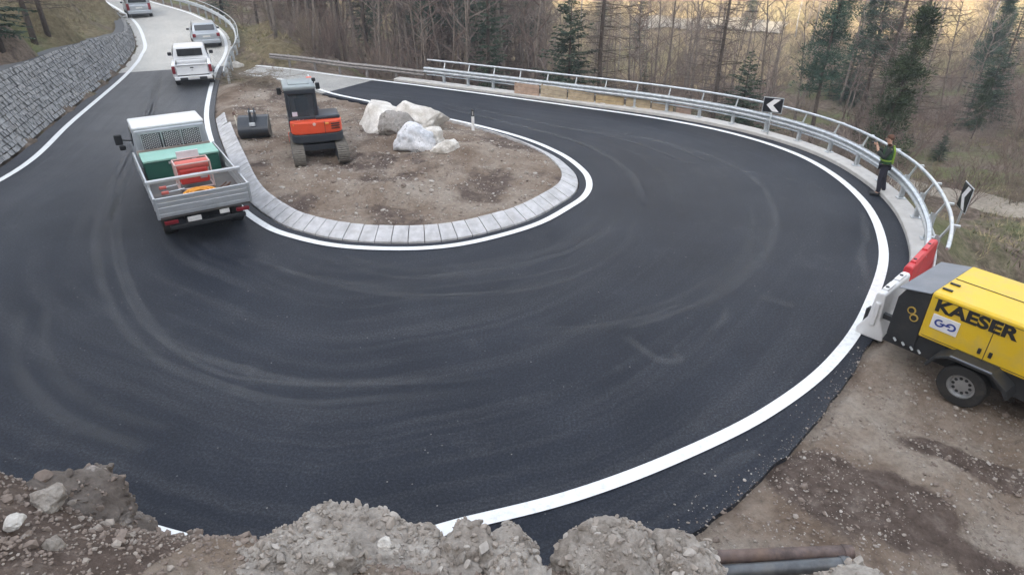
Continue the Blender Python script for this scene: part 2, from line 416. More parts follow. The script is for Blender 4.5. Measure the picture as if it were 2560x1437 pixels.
# ---------------------------------------------------------------- terrain: radial-basis surface through control points
ctl = []
def C(x, y, z): ctl.append((x, y, z))
for i in range(0, NS, 5):
    s = station(i)
    q = offs(OUT, i, out_extra(s)+(.5 if s > 10 else .3), INN)
    C(q.x, q.y, hr(q.x, q.y)-.06 if s > 17.7 or s < 9 else -.03)
    q = offs(INN, i, .75 if 6.5 < s < 23 else .5, OUT); C(q.x, q.y, hr(q.x, q.y)+(.2 if 6 < s < 24 else -.03))
    c = OUT[i].lerp(INN[i], .5); C(c.x, c.y, hr(c.x, c.y)-.08)
    if s >= 19.6:
        for d, z in ((2.0, -.9), (4.5, -2.8), (8, -4.4)):
            q = offs(OUT, i, d, INN)
            if s < 27: C(q.x, q.y, z*(1 if s > 20.5 else .6))
for i, (b, nn, h) in enumerate(WALL):
    if i % 3 == 0:
        q = b+nn*(.5+.45*h); C(q.x, q.y, q.z+h+.02)
        q = b+nn*(2.5+.45*h); C(q.x, q.y, q.z+h+.5)
for p in ((6, 8.2, -.05), (8, 9, -.08), (9, 6, -.05), (11, 8, -.15), (12, 5, -.1), (4.6, 5.6, -.02), (10, 11.5, -.7), (13, 12, -2.2), (15, 15, -4), (14, 9, -1.2), (18, 9, -3), (20, 18, -5.5), (3.2, 4.6, .05), (5, 3.2, .3), (9, 2.2, .3), (14, 3, .2), (24, 6, -2), (11.5, 10, -.9)): C(*p)
# bank under the camera
CR = 3.2
for px, py in ((-300, 1120), (0, 1170), (120, 1235), (250, 1300), (350, 1338), (480, 1350), (620, 1340), (800, 1395), (1000, 1410), (1200, 1425), (1380, 1420), (1550, 1440), (1750, 1480)):
    p = B(px, py, CR); C(*p); C(p.x, CR-1.2, p.z+.85); C(p.x*1.1, CR+.5, p.z-.9); C(p.x*1.05, 4.7, .15 if px > -100 else .4)
for x in (-3, 0, 2, 5): C(x, .2, 5.35); C(x, -2.5, 6.3)
C(3.3, 2.2, 2.6); C(4.2, 1.2, 3.0); C(3.2, 3.6, 1.2); C(-6, 3.5, 3.2); C(-9, 4, 2.6); C(-8, 6.2, .3); C(-13, 7.5, .8); C(-16, 6, 4); C(-18, 12, 4); C(-20, 0, 12)
# uphill side above the wall
for p in ((-21.5, 30, 3.7), (-24, 36, 4.6), (-27.5, 28, 6.2), (-22, 22, 5), (-26, 18, 9), (-30, 45, 6.5), (-34, 40, 9), (-45, 30, 15), (-33, 54, 6), (-50, 60, 14), (-45, 75, 11), (-40, 10, 16)): C(*p)
# spur between the two legs, forest floor and valley
for p in ((-15.2, 44, 1.5), (-17.5, 50, 1.6), (-14.8, 41, 1.2), (-13.8, 38, 1.3), (-12.6, 35.6, .9), (-13.2, 34, .5), (-20, 55, 0), (-24, 60, -.5), (-14, 50, -1), (-16, 58, -3), (-9, 49, -3.2), (-4, 44, -3.5), (1, 41, -4), (10, 37, -4.6), (20, 31, -5.2),
          (25, 36, -5.3), (30, 30, -5.2), (26, 24, -5.2), (0, 60, -6), (20, 55, -6.2), (40, 40, -5.5), (-20, 70, -3), (0, 75, -6), (30, 72, -6), (60, 60, -5), (45, 20, -4), (-30, 80, 2)): C(*p)
for p in ((0, 92, -3.5), (30, 90, -3), (60, 82, 0), (0, 130, 10), (60, 120, 14), (-40, 110, 6), (0, 200, 50), (100, 150, 45), (-100, 180, 50), (100, 60, 14), (100, 0, 12), (0, 300, 90), (200, 200, 80), (200, 0, 40), (-200, 200, 90), (-150, 60, 60), (300, 300, 120), (-300, 300, 120)): C(*p)
# the mountain behind the photographer, whose shadow covers the bend
for p in ((-20, -10, 15), (0, -12, 13), (20, -12, 11), (-60, -40, 54), (-30, -40, 46), (0, -40, 41), (30, -40, 37), (60, -40, 34), (-80, 0, 45), (0, -90, 70), (-80, -90, 90), (60, -90, 60), (-250, -250, 150), (0, -250, 140), (250, -250, 120), (-300, 0, 120), (45, -15, 10)): C(*p)
P_ = np.array(ctl)
def rbf_fit(P):
    n = len(P); D = np.hypot(P[:, None, 0]-P[None, :, 0], P[:, None, 1]-P[None, :, 1])
    A = np.zeros((n+3, n+3)); A[:n, :n] = D+np.eye(n)*-.02; A[:n, n] = 1; A[:n, n+1] = P[:, 0]; A[:n, n+2] = P[:, 1]; A[n:, :n] = A[:n, n:].T
    return np.linalg.solve(A, np.r_[P[:, 2], 0, 0, 0])
WT = rbf_fit(P_)
def terr(XY):
    out = np.empty(len(XY)); n = len(P_)
    for a in range(0, len(XY), 20000):
        q = XY[a:a+20000]; D = np.hypot(q[:, None, 0]-P_[None, :, 0], q[:, None, 1]-P_[None, :, 1])
        out[a:a+20000] = D@WT[:n]+WT[n]+q@WT[n+1:]
    return out
def dens(E, k=6): a = np.array([(p.x, p.y) for p in E]); n = len(a); return np.c_[np.interp(np.arange((n-1)*k+1)/k, np.arange(n), a[:, 0]), np.interp(np.arange((n-1)*k+1)/k, np.arange(n), a[:, 1])]
RI = dens(EI); RO = dens(EO)
def road_uv(XY):                   # distance outside the asphalt (negative inside), index of the nearest section
    dist = np.empty(len(XY)); idx = np.empty(len(XY), int); uu = np.empty(len(XY))
    for a in range(0, len(XY), 20000):
        q = XY[a:a+20000]
        best = np.full(len(q), 1e9); bi = np.zeros(len(q), int); bu = np.zeros(len(q))
        for i in range(0, len(RI)):
            ax = RO[i]-RI[i]; w2 = ax@ax; r = q-RI[i]; u = (r@ax)/w2; uc = np.clip(u, 0, 1)
            d = np.hypot(*(r-uc[:, None]*ax).T); k = d < best
            best[k] = d[k]; bi[k] = i; bu[k] = u[k]
        dist[a:a+20000] = best; idx[a:a+20000] = bi; uu[a:a+20000] = bu
    return dist, idx, uu
def grid_lines(segs):
    out = []
    for a, b, st in segs: out += list(np.arange(a, b, st))
    return np.array(out+[segs[-1][1]])
xs = np.r_[-np.geomspace(300, 46, 26), grid_lines([(-42, -18, .8), (-18, -9, .25), (-9, 13, .09), (13, 24, .22), (24, 46, .8)]), np.geomspace(50, 300, 24)]
ys = np.r_[-np.geomspace(250, 6, 24), grid_lines([(-5, .5, .5), (.5, 12.5, .09), (12.5, 30, .25), (30, 56, .5), (56, 110, 1.5)]), np.geomspace(114, 300, 20)]
GX, GY = np.meshgrid(xs, ys); XY = np.c_[GX.ravel(), GY.ravel()]
Z = terr(XY); RD, RIX, RU = road_uv(XY)
hro = np.array([hr(x, y) for x, y in XY])
amp = np.clip(RD/3, 0, 1)
nz = np.array([fb(x, y, 0, .35, 5)*.35+fb(x, y, 7, 1.6, 5)*.10 if (r > 0 and -50 < x < 60 and -3 < y < 110) else 0. for (x, y), r in zip(XY, RD)])
nearf = np.array([(mnoise.fractal(Vector((x*3.2, y*3.2, 3)), 1., 2., 5)*.035+abs(mnoise.noise(Vector((x*9, y*9, 1))))*.02) if (r > 0 and -9 < x < 13 and .5 < y < 13) else 0. for (x, y), r in zip(XY, RD)])
Z = Z+nz*amp+nearf*np.clip(RD*2, .15, 1)
inside = RD < .16
Z[inside] = hro[inside]-.10
sk = (RD >= .16) & (RD < .5); Z[sk] = np.minimum(Z[sk], hro[sk]-.02+(RD[sk]-.16)*.6*np.where(RU[sk] < 0, 1, 1))
# behind the wall face the ground must stay under the wall cap
WB = np.array([(b.x, b.y) for b, n, h in WALL]); WN = np.array([(n.x, n.y) for b, n, h in WALL]); WH = np.array([h for b, n, h in WALL]); WZ = np.array([b.z for b, n, h in WALL])
sel = np.where((XY[:, 0] < -9) & (XY[:, 0] > -45) & (XY[:, 1] > 6) & (XY[:, 1] < 65) & (RU > 1))[0]
for k in sel:
    d = XY[k]-WB; j = np.argmin((d**2).sum(1)); o = d[j]@WN[j]
    if (d[j]**2).sum() < 25:
        face = WZ[j]+(o-.16)/.45-.1
        if 0 < o < .30+.45*WH[j]+.25: Z[k] = min(Z[k], min(face, WZ[j]+WH[j]-.04))
def ground_z(x, y):
    j = int(np.clip(np.searchsorted(xs, x)-1, 0, len(xs)-2)); i = int(np.clip(np.searchsorted(ys, y)-1, 0, len(ys)-2))
    tx = (x-xs[j])/(xs[j+1]-xs[j]); ty = (y-ys[i])/(ys[i+1]-ys[i]); n = len(xs)
    a = Z[i*n+j]*(1-tx)+Z[i*n+j+1]*tx; b = Z[(i+1)*n+j]*(1-tx)+Z[(i+1)*n+j+1]*tx
    return float(a*(1-ty)+b*ty)

# ground materials: gravelly dirt near, leaf litter and dry grass far
def blended_ground():
    m, n, b = newmat('ground_blend'); b.inputs['Roughness'].default_value = .95; b.inputs['Specular IOR Level'].default_value = .15
    v = coords(n); at = n.nodes.new('ShaderNodeAttribute'); at.attribute_name = 'cover'; at.attribute_type = 'GEOMETRY'
    sx = n.nodes.new('ShaderNodeSeparateColor'); n.links.new(at.outputs['Color'], sx.inputs[0])
    wob = tex(n, 1.7, 7, .7, v)
    def edge(sock, soft=.12):
        q = n.nodes.new('ShaderNodeMath'); q.operation = 'MULTIPLY_ADD'; n.links.new(wob, q.inputs[0]); q.inputs[1].default_value = .9; n.links.new(sock, q.inputs[2])
        return ramp(n, q.outputs[0], [(.95-soft if .95-soft > 0 else 0, 0), (.95+.05, 1)])
    big = tex(n, .55, 8, .65, v); f = tex(n, 9, 6, .75, v); f2 = tex(n, 3, 6, .7, v); vb = tex(n, .07, 7, .65, v)
    r = ramp(n, big, [(.32, (.14, .10, .073)), (.47, (.235, .185, .145)), (.6, (.31, .265, .22)), (.74, (.38, .34, .295))])
    dk = ramp(n, f2, [(.3, (.07, .052, .043)), (.55, (.13, .10, .084)), (.75, (.22, .185, .16))])
    li = ramp(n, f2, [(.3, (.06, .045, .035)), (.48, (.14, .11, .085)), (.62, (.22, .175, .14)), (.78, (.29, .24, .195))])
    li = mix(n, ramp(n, tex(n, .12, 6, .6, v), [(.50, 0), (.60, .75)]), li, (.13, .16, .06))
    gr = ramp(n, f2, [(.3, (.08, .065, .035)), (.5, (.17, .14, .085)), (.72, (.26, .225, .14))])
    gr = mix(n, ramp(n, tex(n, .35, 6, .6, v), [(.52, 0), (.66, .35)]), gr, (.11, .13, .05))
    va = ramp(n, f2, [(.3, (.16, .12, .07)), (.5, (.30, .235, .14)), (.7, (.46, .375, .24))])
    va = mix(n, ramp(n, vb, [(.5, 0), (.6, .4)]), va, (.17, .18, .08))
    r = mix(n, edge(sx.outputs[0]), r, dk); r = mix(n, edge(sx.outputs[1]), r, li); r = mix(n, edge(sx.outputs[2]), r, gr)
    r = mix(n, edge(at.outputs['Alpha']), r, va)
    r = mix(n, .8, r, ramp(n, f, [(.28, .45), (.5, .85), (.72, 1.15)]), 'MULTIPLY')
    q = n.nodes.new('ShaderNodeTexVoronoi'); q.inputs['Scale'].default_value = 16; n.links.new(v, q.inputs[0])
    r = mix(n, mix(n, 1, ramp(n, q.outputs['Distance'], [(.10, .45), (.17, 0)]), ramp(n, tex(n, 2, 3, .6, v), [(.45, 0), (.6, 1)]), 'MULTIPLY'), r, (.38, .35, .32))
    n.links.new(r, b.inputs['Base Color']); bump(n, b, f, .9, .06); return m
def terrain():
    n = len(xs); m = len(ys); vs = np.c_[XY, Z]
    i, j = np.meshgrid(np.arange(m-1), np.arange(n-1), indexing='ij'); a = (i*n+j).ravel()
    F_ = np.c_[a, a+1, a+n+1, a+n]
    me = bpy.data.meshes.new('ground'); me.vertices.add(len(vs)); me.vertices.foreach_set('co', vs.ravel())
    me.loops.add(F_.size); me.loops.foreach_set('vertex_index', F_.ravel()); me.polygons.add(len(F_)); me.polygons.foreach_set('loop_start', np.arange(0, F_.size, 4)); me.polygons.foreach_set('loop_total', np.full(len(F_), 4))
    me.update(calc_edges=True)
    me.materials.append(blended_ground())
    cx, cy = XY[:, 0], XY[:, 1]; wob = np.array([fb(x, y, 4, .5, 4) for x, y in XY])
    def soft(d, w=1.): return np.clip(.5+d/w, 0, 1)       # d > 0 inside
    near = soft(np.minimum(np.minimum(13-cx+wob, cx+9.5), np.minimum(12.6-cy+.5*wob, cy+4)), 1.5)
    islm = ((RU < .5) & (cy < 37) & (cx > -21)).astype(float)
    dirt = np.maximum(near, islm)
    def ell(x, y, a, b_, ang=0): 
        u = (cx-x)*cos(ang)+(cy-y)*sin(ang); w_ = -(cx-x)*sin(ang)+(cy-y)*cos(ang); return 1-np.hypot(u/a, w_/b_)
    dark = np.maximum.reduce([ell(2.6, 5.0, 1.3, .45), ell(5.0, 6.4, 1.2, .75, -.5), ell(7.4, 6.9, 1.5, .28, -.6), ell(6.3, 5.4, .9, .3, -.5)]+[np.where((cx < -2.1) & (cy < 4.4) & (cx > -9), 1., -1.)])+wob*.35
    wt = np.zeros((len(XY), 4)); wt[:, 0] = soft(dark-.12+.12, 1.3)*(dirt > .5); wt[:, 1] = 1-dirt
    isd = islm*np.clip(.34+wob*.5, 0, .55); wt[:, 0] = np.maximum(wt[:, 0], isd)
    g1 = ((cx < -13) & (cy > 34) & (cy < 60) & (RD > .1)); g2 = (cx < -17) & (cy > 5) & (cy < 62) & (RU > .5)
    wt[:, 2] = np.where(g1, .7+wob*.6, np.where(g2, .18+wob*.6, 0)); wt[:, 3] = soft(cy-67-np.clip(2-cx, 0, 20)*.8+wob*5, 6)*1.0  # pale valley tone starts farther out at left: shade put into the colour
    ca = me.color_attributes.new('cover', 'FLOAT_COLOR', 'POINT'); ca.data.foreach_set('color', np.clip(wt, 0, 1).ravel())
    me.polygons.foreach_set('use_smooth', np.ones(len(F_), bool))
    o = bpy.data.objects.new('ground', me); COL.objects.link(o); put(o, kind='structure')
terrain()

# ---------------------------------------------------------------- island: kerb ring and rough dirt
def build_kerb():
    mb = MB(); rnd = random.Random(2); a, b = int(6.75*PER), int(24.2*PER)
    c0 = cr([offs(INN, i, .36, OUT) for i in range(a, b)], 6)
    acc = 0; seg = []; st = [c0[0]]
    for p, q in zip(c0, c0[1:]):
        acc += (q-p).length
        if acc > .42: st.append(q); acc = 0
    n = len(st)
    def fr(i):
        t = (st[min(i+1, n-1)]-st[max(i-1, 0)]).normalized(); return Vector((t.y, -t.x, 0))
    sgn = 1
    cen = Vector((-3, 20, 0))
    for i in range(n-1):
        na, nb = fr(i), fr(i+1)
        if na.dot(cen-st[i]) < 0: na = -na
        if nb.dot(cen-st[i+1]) < 0: nb = -nb
        t = (st[i+1]-st[i]).normalized()*.012
        far = sstep(0, 8, i)*1.0
        wdt = .52 if st[i].y < 26 and st[i].x < 3.5 else .40
        dz = rnd.uniform(-.008, .008)
        prof = [(0, -.08), (0, .03+dz), (.04, .06+dz), (wdt-.06, .26+dz), (wdt, .265+dz), (wdt, -.05)]
        A = [st[i]+t+na*o+Vector((0, 0, z)) for o, z in prof]; B_ = [st[i+1]-t+nb*o+Vector((0, 0, z)) for o, z in prof]
        k = len(prof)
        mb.add(A+B_, [tuple(range(k)), tuple(range(2*k-1, k-1, -1))]+[(j, (j+1) % k, k+(j+1) % k, k+j) for j in range(k)])
    # mortar bed just under the stones
    bed = MB()
    prof = [(.01, -.08), (.02, -.02), (.07, .01), (.38, .17)]
    rows = []
    for i in range(n):
        na = fr(i)
        if na.dot(cen-st[i]) < 0: na = -na
        rows += [st[i]+na*o+Vector((0, 0, z)) for o, z in prof]
    bed.add(rows, [(i*4+k, i*4+k+1, i*4+k+5, i*4+k+4) for i in range(n-1) for k in range(3)])
    o = mb.build('kerb', M['kerb'], kind='structure'); bed.build('kerb_bed', mat('mortar', (.16, .15, .14), .95), kind='structure')
    return st, [fr(i) for i in range(n)]
KST, KN = build_kerb()
# ---------------------------------------------------------------- guardrails
def sweep(mb, pts, nrm, prof, mi=0, closed=False):   # prof: [(outward, up)]
    k = len(prof); vs = []
    for p, n in zip(pts, nrm):
        for o, z in prof: vs.append(p+n*o+Vector((0, 0, z)))
    m = k if closed else k-1
    mb.add(vs, [(i*k+j, i*k+(j+1) % k, (i+1)*k+(j+1) % k, (i+1)*k+j) for i in range(len(pts)-1) for j in range(m)], mi)
WP = [(0, 0), (-.005, .03), (-.075, .055), (-.085, .085), (-.075, .11), (-.01, .14), (-.01, .17), (-.075, .2), (-.085, .225), (-.075, .255), (-.005, .28), (0, .31), (.006, .31), (.006, 0)]
def path(cur, oth, a, b, extra, z=0, per=1):
    pts = [offs(cur, i, extra(i), oth) for i in range(a, b, per)]
    for p in pts: p.z = hr(p.x, p.y)+z
    nr = [(offs(cur, i, 1, oth)-cur[i]).normalized() for i in range(a, b, per)]
    for n in nr: n.z = 0; n.normalize()
    return pts, nr
def resample(pts, nrm, step):
    out = []; acc = step
    for i in range(len(pts)-1):
        d = (pts[i+1]-pts[i]).length; t = 0
        while acc <= d-t:
            t += acc; acc = step; f = t/d; out.append((pts[i].lerp(pts[i+1], f), nrm[i].lerp(nrm[i+1], f).normalized(), (pts[i+1]-pts[i]).normalized()))
        acc -= d-t
    return out
KA, KB = int(18.4*PER), int(25.6*PER)
kp, kn = path(OUT, INN, int(18.3*PER), KB+4, lambda i: out_extra(station(i))+.0)
mb = MB(); sweep(mb, kp, kn, [(0, -.1), (0, .11), (.03, .13), (.52, .14), (.55, -.5)])
mb.build('concrete_kerb', M['concrete'], kind='structure')
def guardrail():
    pts, nr = path(OUT, INN, KA, KB, lambda i: out_extra(station(i))+.24, .14)
    o = pts[len(pts)//2].copy(); root = empty('guardrail', o, label='galvanised guardrail with a tube handrail running round the outside of the bend', cat='guardrail')
    P2 = [p-o for p in pts]
    mb = MB(); sweep(mb, P2, nr, [(a, b+.42) for a, b in WP], closed=True); autosmooth(mb.build('w_beam', M['galv'], root), 50)
    mb = MB(); mb.tube([p+n*.32+Vector((0, 0, 1.02)) for p, n in zip(P2, nr)], .045, 8); mb.build('top_rail', M['galv'], root, smooth=True)
    mb = MB(); mb.tube([p+n*.2+Vector((0, 0, .3)) for p, n in zip(P2, nr)], .03, 6); mb.build('lower_rail', M['galv'], root, smooth=True)
    for p, n, t in resample(P2, nr, 1.5):
        m = MB(); q = p+n*.14
        R = Matrix((t, n, Vector((0, 0, 1)))).transposed()
        m.box(q+Vector((0, 0, .01)), (.22, .24, .02), M=R)
        for s in (-1, 1): m.box(q+t*0+n*(s*.055)+Vector((0, 0, .36)), (.10, .012, .70), M=R)
        m.box(q+Vector((0, 0, .36)), (.012, .10, .70), M=R)
        m.box(q+n*-.1+Vector((0, 0, .57)), (.10, .1, .16), M=R)
        m.tube([q+n*.04+Vector((0, 0, .66)), q+n*.12+Vector((0, 0, .86)), q+n*.18+Vector((0, 0, 1.03))], [.035, .03, .028], 4)
        m.box(q+n*.26+Vector((0, 0, 1.0)), (.09, .18, .05), M=R)
        m.build('post', M['galv'], root)
guardrail()
def rail_plain(cur, oth, a, b, ex, label, m, tall=False, z0=0):
    pts, nr = path(cur, oth, a, b, lambda i: ex, z0)
    o = pts[len(pts)//2].copy(); root = empty('guardrail', o, label=label, cat='guardrail'); P2 = [p-o for p in pts]
    mb = MB(); sweep(mb, P2, nr, [(x, y+.42) for x, y in WP], closed=True); mb.build('w_beam', m, root)
    for p, n, t in resample(P2, nr, 2.0):
        R = Matrix((t, n, Vector((0, 0, 1)))).transposed(); k = MB(); k.box(p+n*.12+Vector((0, 0, .18)), (.08, .12, 1.1), M=R)
        k.box(p+n*.03+Vector((0, 0, .57)), (.1, .08, .14), M=R); k.build('post', m, root)
    if tall:
        mb = MB(); mb.tube([p+n*.14+Vector((0, 0, .95)) for p, n in zip(P2, nr)], .03, 6); mb.build('top_rail', m, root)
rail_plain(OUT, INN, KB-1, 29*PER-2, .60, 'old brown guardrail along the far end of the lower road', M['old_rail'], z0=-.05)
rail_plain(INN, OUT, 3, int(5.6*PER), .75, 'pale guardrail on the inner edge of the upper road behind the cars', M['galv'], True)

M['stake'] = mat('stake_wood', (.25, .17, .1), .8)
# timber formwork panels beyond the guardrail
for k, (a, b, hh) in enumerate(((1268, 1330, .55), (1334, 1400, .6), (1404, 1470, .62), (1474, 1545, .66), (1549, 1610, .66), (1614, 1668, .62), (1676, 1714, .5))):
    yl = lambda x: float(np.interp(x, [1265, 1400, 1530, 1715], [247, 264, 279, 303]))
    p, q = G(a, yl(a)), G(b, yl(b)); d = (q-p).normalized(); n = Vector((-d.y, d.x, 0))
    n = n if n.y > 0 else -n
    c = (p+q)/2+n*.75; w = (q-p).length
    root = empty('timber_panel', (c.x, c.y, .05), atan2(d.y, d.x), label=['reddish timber panel, first of the row beyond the guardrail', 'timber panel with a dark gap at its right, beyond the guardrail', 'pale timber panel with a dark knot beyond the guardrail', 'widest yellow timber panel beyond the guardrail', 'yellow timber panel left of the last grey joint beyond the guardrail', 'timber panel beside the dark post gap beyond the guardrail', 'short reddish timber panel ending the row beyond the guardrail'][k], cat='panel', group='timber panels beyond the guardrail')
    m = MB()
    for j in range(3): m.rbox((0, -.03+.004*j, .12+j*hh/3), (w, .03, hh/3-.015), .006, 1)
    m.build('boards', mat('panel_wood', [(.46, .33, .25), (.46, .38, .27), (.46, .37, .25), (.46, .35, .2), (.46, .37, .24), (.44, .35, .24), (.44, .32, .26)][k], .7, scale=4, var=.35, bmp=.1), root)
    m = MB()
    for sx in (-1, 1): m = MB(); m.box((sx*(w/2-.06), .03, -.1+hh/2), (.07, .07, hh+.3)); m.build('stake', M['stake'], root)

# ---------------------------------------------------------------- vehicles
def wheel(root, c, r, w, axis='X', rimr=None, spokes=5, rimmat=None):
    t = MB(); rr = rimr or r*.6
    t.lathe([(rr, -w/2), (r*.93, -w/2), (r, -w/2*.75), (r, w/2*.75), (r*.93, w/2), (rr, w/2), (rr, -w/2)], (0, 0, 0), axis, 28)
    wh = empty('wheel', c, parent_none) if False else None
    o = t.build('wheel', M['rubber'], root, loc=c); autosmooth(o, 40)
    s = 1
    k = MB(); k.lathe([(rr*.99, -w*.35), (rr*.99, w*.42), (rr*.9, w*.42), (rr*.8, w*.2), (rr*.3, w*.28), (.0, w*.3)], (0, 0, 0), axis, 24)
    k.lathe([(rr*.99, -w*.42), (rr*.9, -w*.42), (rr*.8, -w*.2), (rr*.3, -w*.28), (.0, -w*.3)], (0, 0, 0), axis, 24)
    for i in range(spokes*2):
        a = 2*pi*i/(spokes*2); y, z = cos(a)*rr*.6, sin(a)*rr*.6
        for sgn in (-1, 1): k.lathe([(rr*.13, sgn*w*.26), (rr*.10, sgn*w*.29), (0, sgn*w*.29)], (0, y, z) if axis == 'X' else (y, 0, z), axis, 8, 1)
    autosmooth(k.build('rim', [rimmat or M['rim'], M['black_plastic']], o), 40)
    return o
M['rim'] = mat('rim_metal', (.4, .41, .42), .4, .6, dirt=(.12, .1, .08), dirt_amt=.4)
M['white_paint'] = mat('white_car_paint', (.74, .76, .78), .3, spec=.6, var=.04, dirt=(.4, .37, .33), dirt_amt=.25, dscale=1.2)
M['silver_paint'] = mat('silver_paint', (.42, .46, .5), .3, .35, spec=.6, var=.06, dirt=(.25, .24, .22), dirt_amt=.3)
M['alu'] = mat('aluminium_side', (.52, .55, .58), .4, .5, var=.12, scale=2, dirt=(.3, .29, .27), dirt_amt=.35)
M['plate'] = mat('number_plate', (.72, .72, .7), .5)
M['green_lid'] = mat('pale_green_lid', (.27, .50, .42), .55, var=.12, dirt=(.3, .33, .3), dirt_amt=.4)
M['green_box'] = mat('dark_green_box', (.012, .10, .07), .55, var=.25, dirt=(.07, .09, .07), dirt_amt=.3)
M['red_machine'] = mat('red_enamel', (.55, .05, .04), .4, var=.2)
M['pink'] = mat('faded_red_cover', (.65, .16, .13), .5, var=.15)
M['orange'] = mat('orange_hose', (.75, .32, .03), .6, var=.25, scale=9)
M['yellow_bag'] = mat('yellow_sacking', (.65, .5, .2), .8, var=.4, scale=12, bmp=.4)
M['brownstuff'] = mat('brown_tools', (.12, .06, .04), .7, var=.4, scale=9)
M['seatgrid'] = mat('patterned_cab_mesh', (.05, .06, .07), .6)

def place(px, py, heading_deg, **kw):
    p = G(px, py); return p, radians(heading_deg)

def dropside_truck():
    p = G(538, 609); TH = radians(33); TS = 1.05; root = empty('dropside_truck', p, TH, label='silver dropside truck with a white cab roof driving up beside the earth island', cat='truck')
    root.scale = (TS, TS, TS)
    W2 = 1.03
    # chassis and underbody
    m = MB()
    for s in (-1, 1): m.rbox((s*.42, 2.9, .62), (.1, 5.6, .18), .01, 1)
    for y in (.5, 1.8, 3.1, 4.2): m.box((0, y, .62), (.8, .1, .12))
    m.box((0, 1.3, .38), (1.5, .12, .12)); m.rbox((.7, 2.6, .5), (.35, .7, .35), .04); m.rbox((0, 1.3, .38), (.3, .35, .3), .08)
    m.build('chassis', M['black_plastic'], root)
    # bed
    m = MB(); m.rbox((0, 2.07, .88), (2*W2, 4.1, .09), .01, 1); m.build('bed_floor', mat('bed_floor', (.12, .115, .11), .7, dirt=(.25, .2, .15), dirt_amt=.5), root)
    def side(y0, y1, x, along):
        m = MB(); L = (y1-y0) if along else 2*W2
        for j, (z0, z1) in enumerate(((.90, .985), (.995, 1.135), (1.145, 1.245), (1.255, 1.34))):
            d = (.03+.006*(j % 2), L, z1-z0) if along else (L, .03+.006*(j % 2), z1-z0)
            c = (x, (y0+y1)/2, (z0+z1)/2) if along else (0, y0, (z0+z1)/2)
            m.rbox(c, d, .006, 1)
        d = (.045, L, .03) if along else (L, .045, .03)
        m.rbox((x, (y0+y1)/2, 1.35) if along else (0, y0, 1.35), d, .008, 1)
        for k in range(4):
            if along: m.box((x, y0+(k+.5)*L/4, 1.0), (.05, .05, .2))
        return m
    for s in (-1, 1): side(.03, 4.1, s*W2, True).build('side_board', M['alu'], root)
    side(0, 0, 0, False).build('tailgate', M['alu'], root)
    for s in (-1, 1):
        for y in (.0, 4.12): MB().rbox((s*W2, y, 1.12), (.06, .06, .52), .01).build('corner_post', M['alu'], root)
    # crossbar
    m = MB(); m.rbox((0, .95, 1.47), (2*W2+.1, .12, .07), .012)
    for s in (-1, 1): m.rbox((s*W2, .95, 1.4), (.07, .1, .15), .01)
    m.build('crossbar', M['alu'], root)
    # cab
    def sh(v): 
        t = (v.z+.585)/1.17
        v.x *= 1-.09*t; 
        if v.y > 0: v.y -= .42*t
        return v
    m = MB(); m.rbox((0, 5.05, 1.36), (2.0, 1.62, 1.17), .07, 3, shape=sh); m.rbox((0, 6.05, 1.02), (1.9, .75, .55), .12, 3); m.rbox((0, 5.3, .72), (1.95, 1.9, .35), .05)
    autosmooth(m.build('cab', M['silver_paint'], root), 40)
    m = MB(); m.rbox((0, 4.86, 1.97), (1.84, 1.2, .10), .045, 3); autosmooth(m.build('roof', M['white_paint'], root), 40)
    m = MB()
    m.rbox((0, 4.225, 1.60), (1.56, .03, .44), .012); w = m.build('rear_window', M['glass'], root)
    g = MB(); R_ = random.Random(3)
    for i in range(30):
        for j in range(8):
            x = -.71+i*.049; z = 1.42+j*.05+(.02 if i % 2 else 0)
            if abs(x+.24) > .03 and abs(x-.26) > .03: g.box((x, 4.205, z), (.03, .008, .026))
    g.build('mesh_guard', mat('guard_dots', (.6, .6, .62), .6), w)
    g = MB()
    for x in (-.76, -.24, .26, .76): g.box((x, 4.195, 1.60), (.035, .02, .46))
    for z in (1.37, 1.84): g.box((0, 4.192, z), (1.6, .02, .04))
    g.build('window_frame', M['alu'], w)
    # rear cab skirt below window
    MB().rbox((0, 4.19, 1.33), (1.9, .03, .13), .01).build('cab_back_ledge', mat('ledge', (.4, .34, .3), .7, var=.4), root)
    for s in (-1, 1):
        m = MB(); m.rbox((s*.945, 5.0, 1.62), (.03, .8, .36), .012, M=Matrix.Rotation(-s*.09, 3, 'Y')); m.build('side_window', M['glass'], root)
        if s > 0: continue
        m = MB(); m.tube([(s*.95, 5.2, 1.45), (s*1.2, 5.2, 1.5)], .02, 6); m.rbox((s*1.27, 5.2, 1.52), (.2, .1, .3), .035); m.rbox((s*1.22, 5.2, 1.28), (.16, .09, .14), .03); m.build('mirror', M['black_plastic'], root)
    m = MB(); m.rbox((0, 5.63, 1.62), (1.6, .03, .45), .012, M=Matrix.Rotation(.29, 3, 'X')); m.build('windscreen', M['glass'], root)
    for x, y in ((-.82, 5.4), (.82, 5.4)): wheel(root, (x, y, .33), .33, .22)
    for x, y in ((-.8, 1.3), (.8, 1.3)): wheel(root, (x, y, .33), .33, .3)
    for s in (-1, 1):
        m = MB(); m.rbox((s*.80, .02, .74), (.30, .07, .085), .015); m.build('tail_light', M['red_lamp'], root)
        m = MB(); m.rbox((s*.8, 1.3, .76), (.34, .9, .04), .015); m.build('mudguard', M['black_plastic'], root)
    m = MB(); m.rbox((-.3, -.005, .74), (.3, .02, .12), .005); m.build('number_plate', M['plate'], root)
    m = MB(); m.rbox((.38, -.005, .78), (.22, .02, .1), .005); m.build('number_plate', M['plate'], root)
    m = MB(); m.rbox((0, .05, .6), (1.7, .1, .1), .02); m.build('bumper', M['black_plastic'], root)
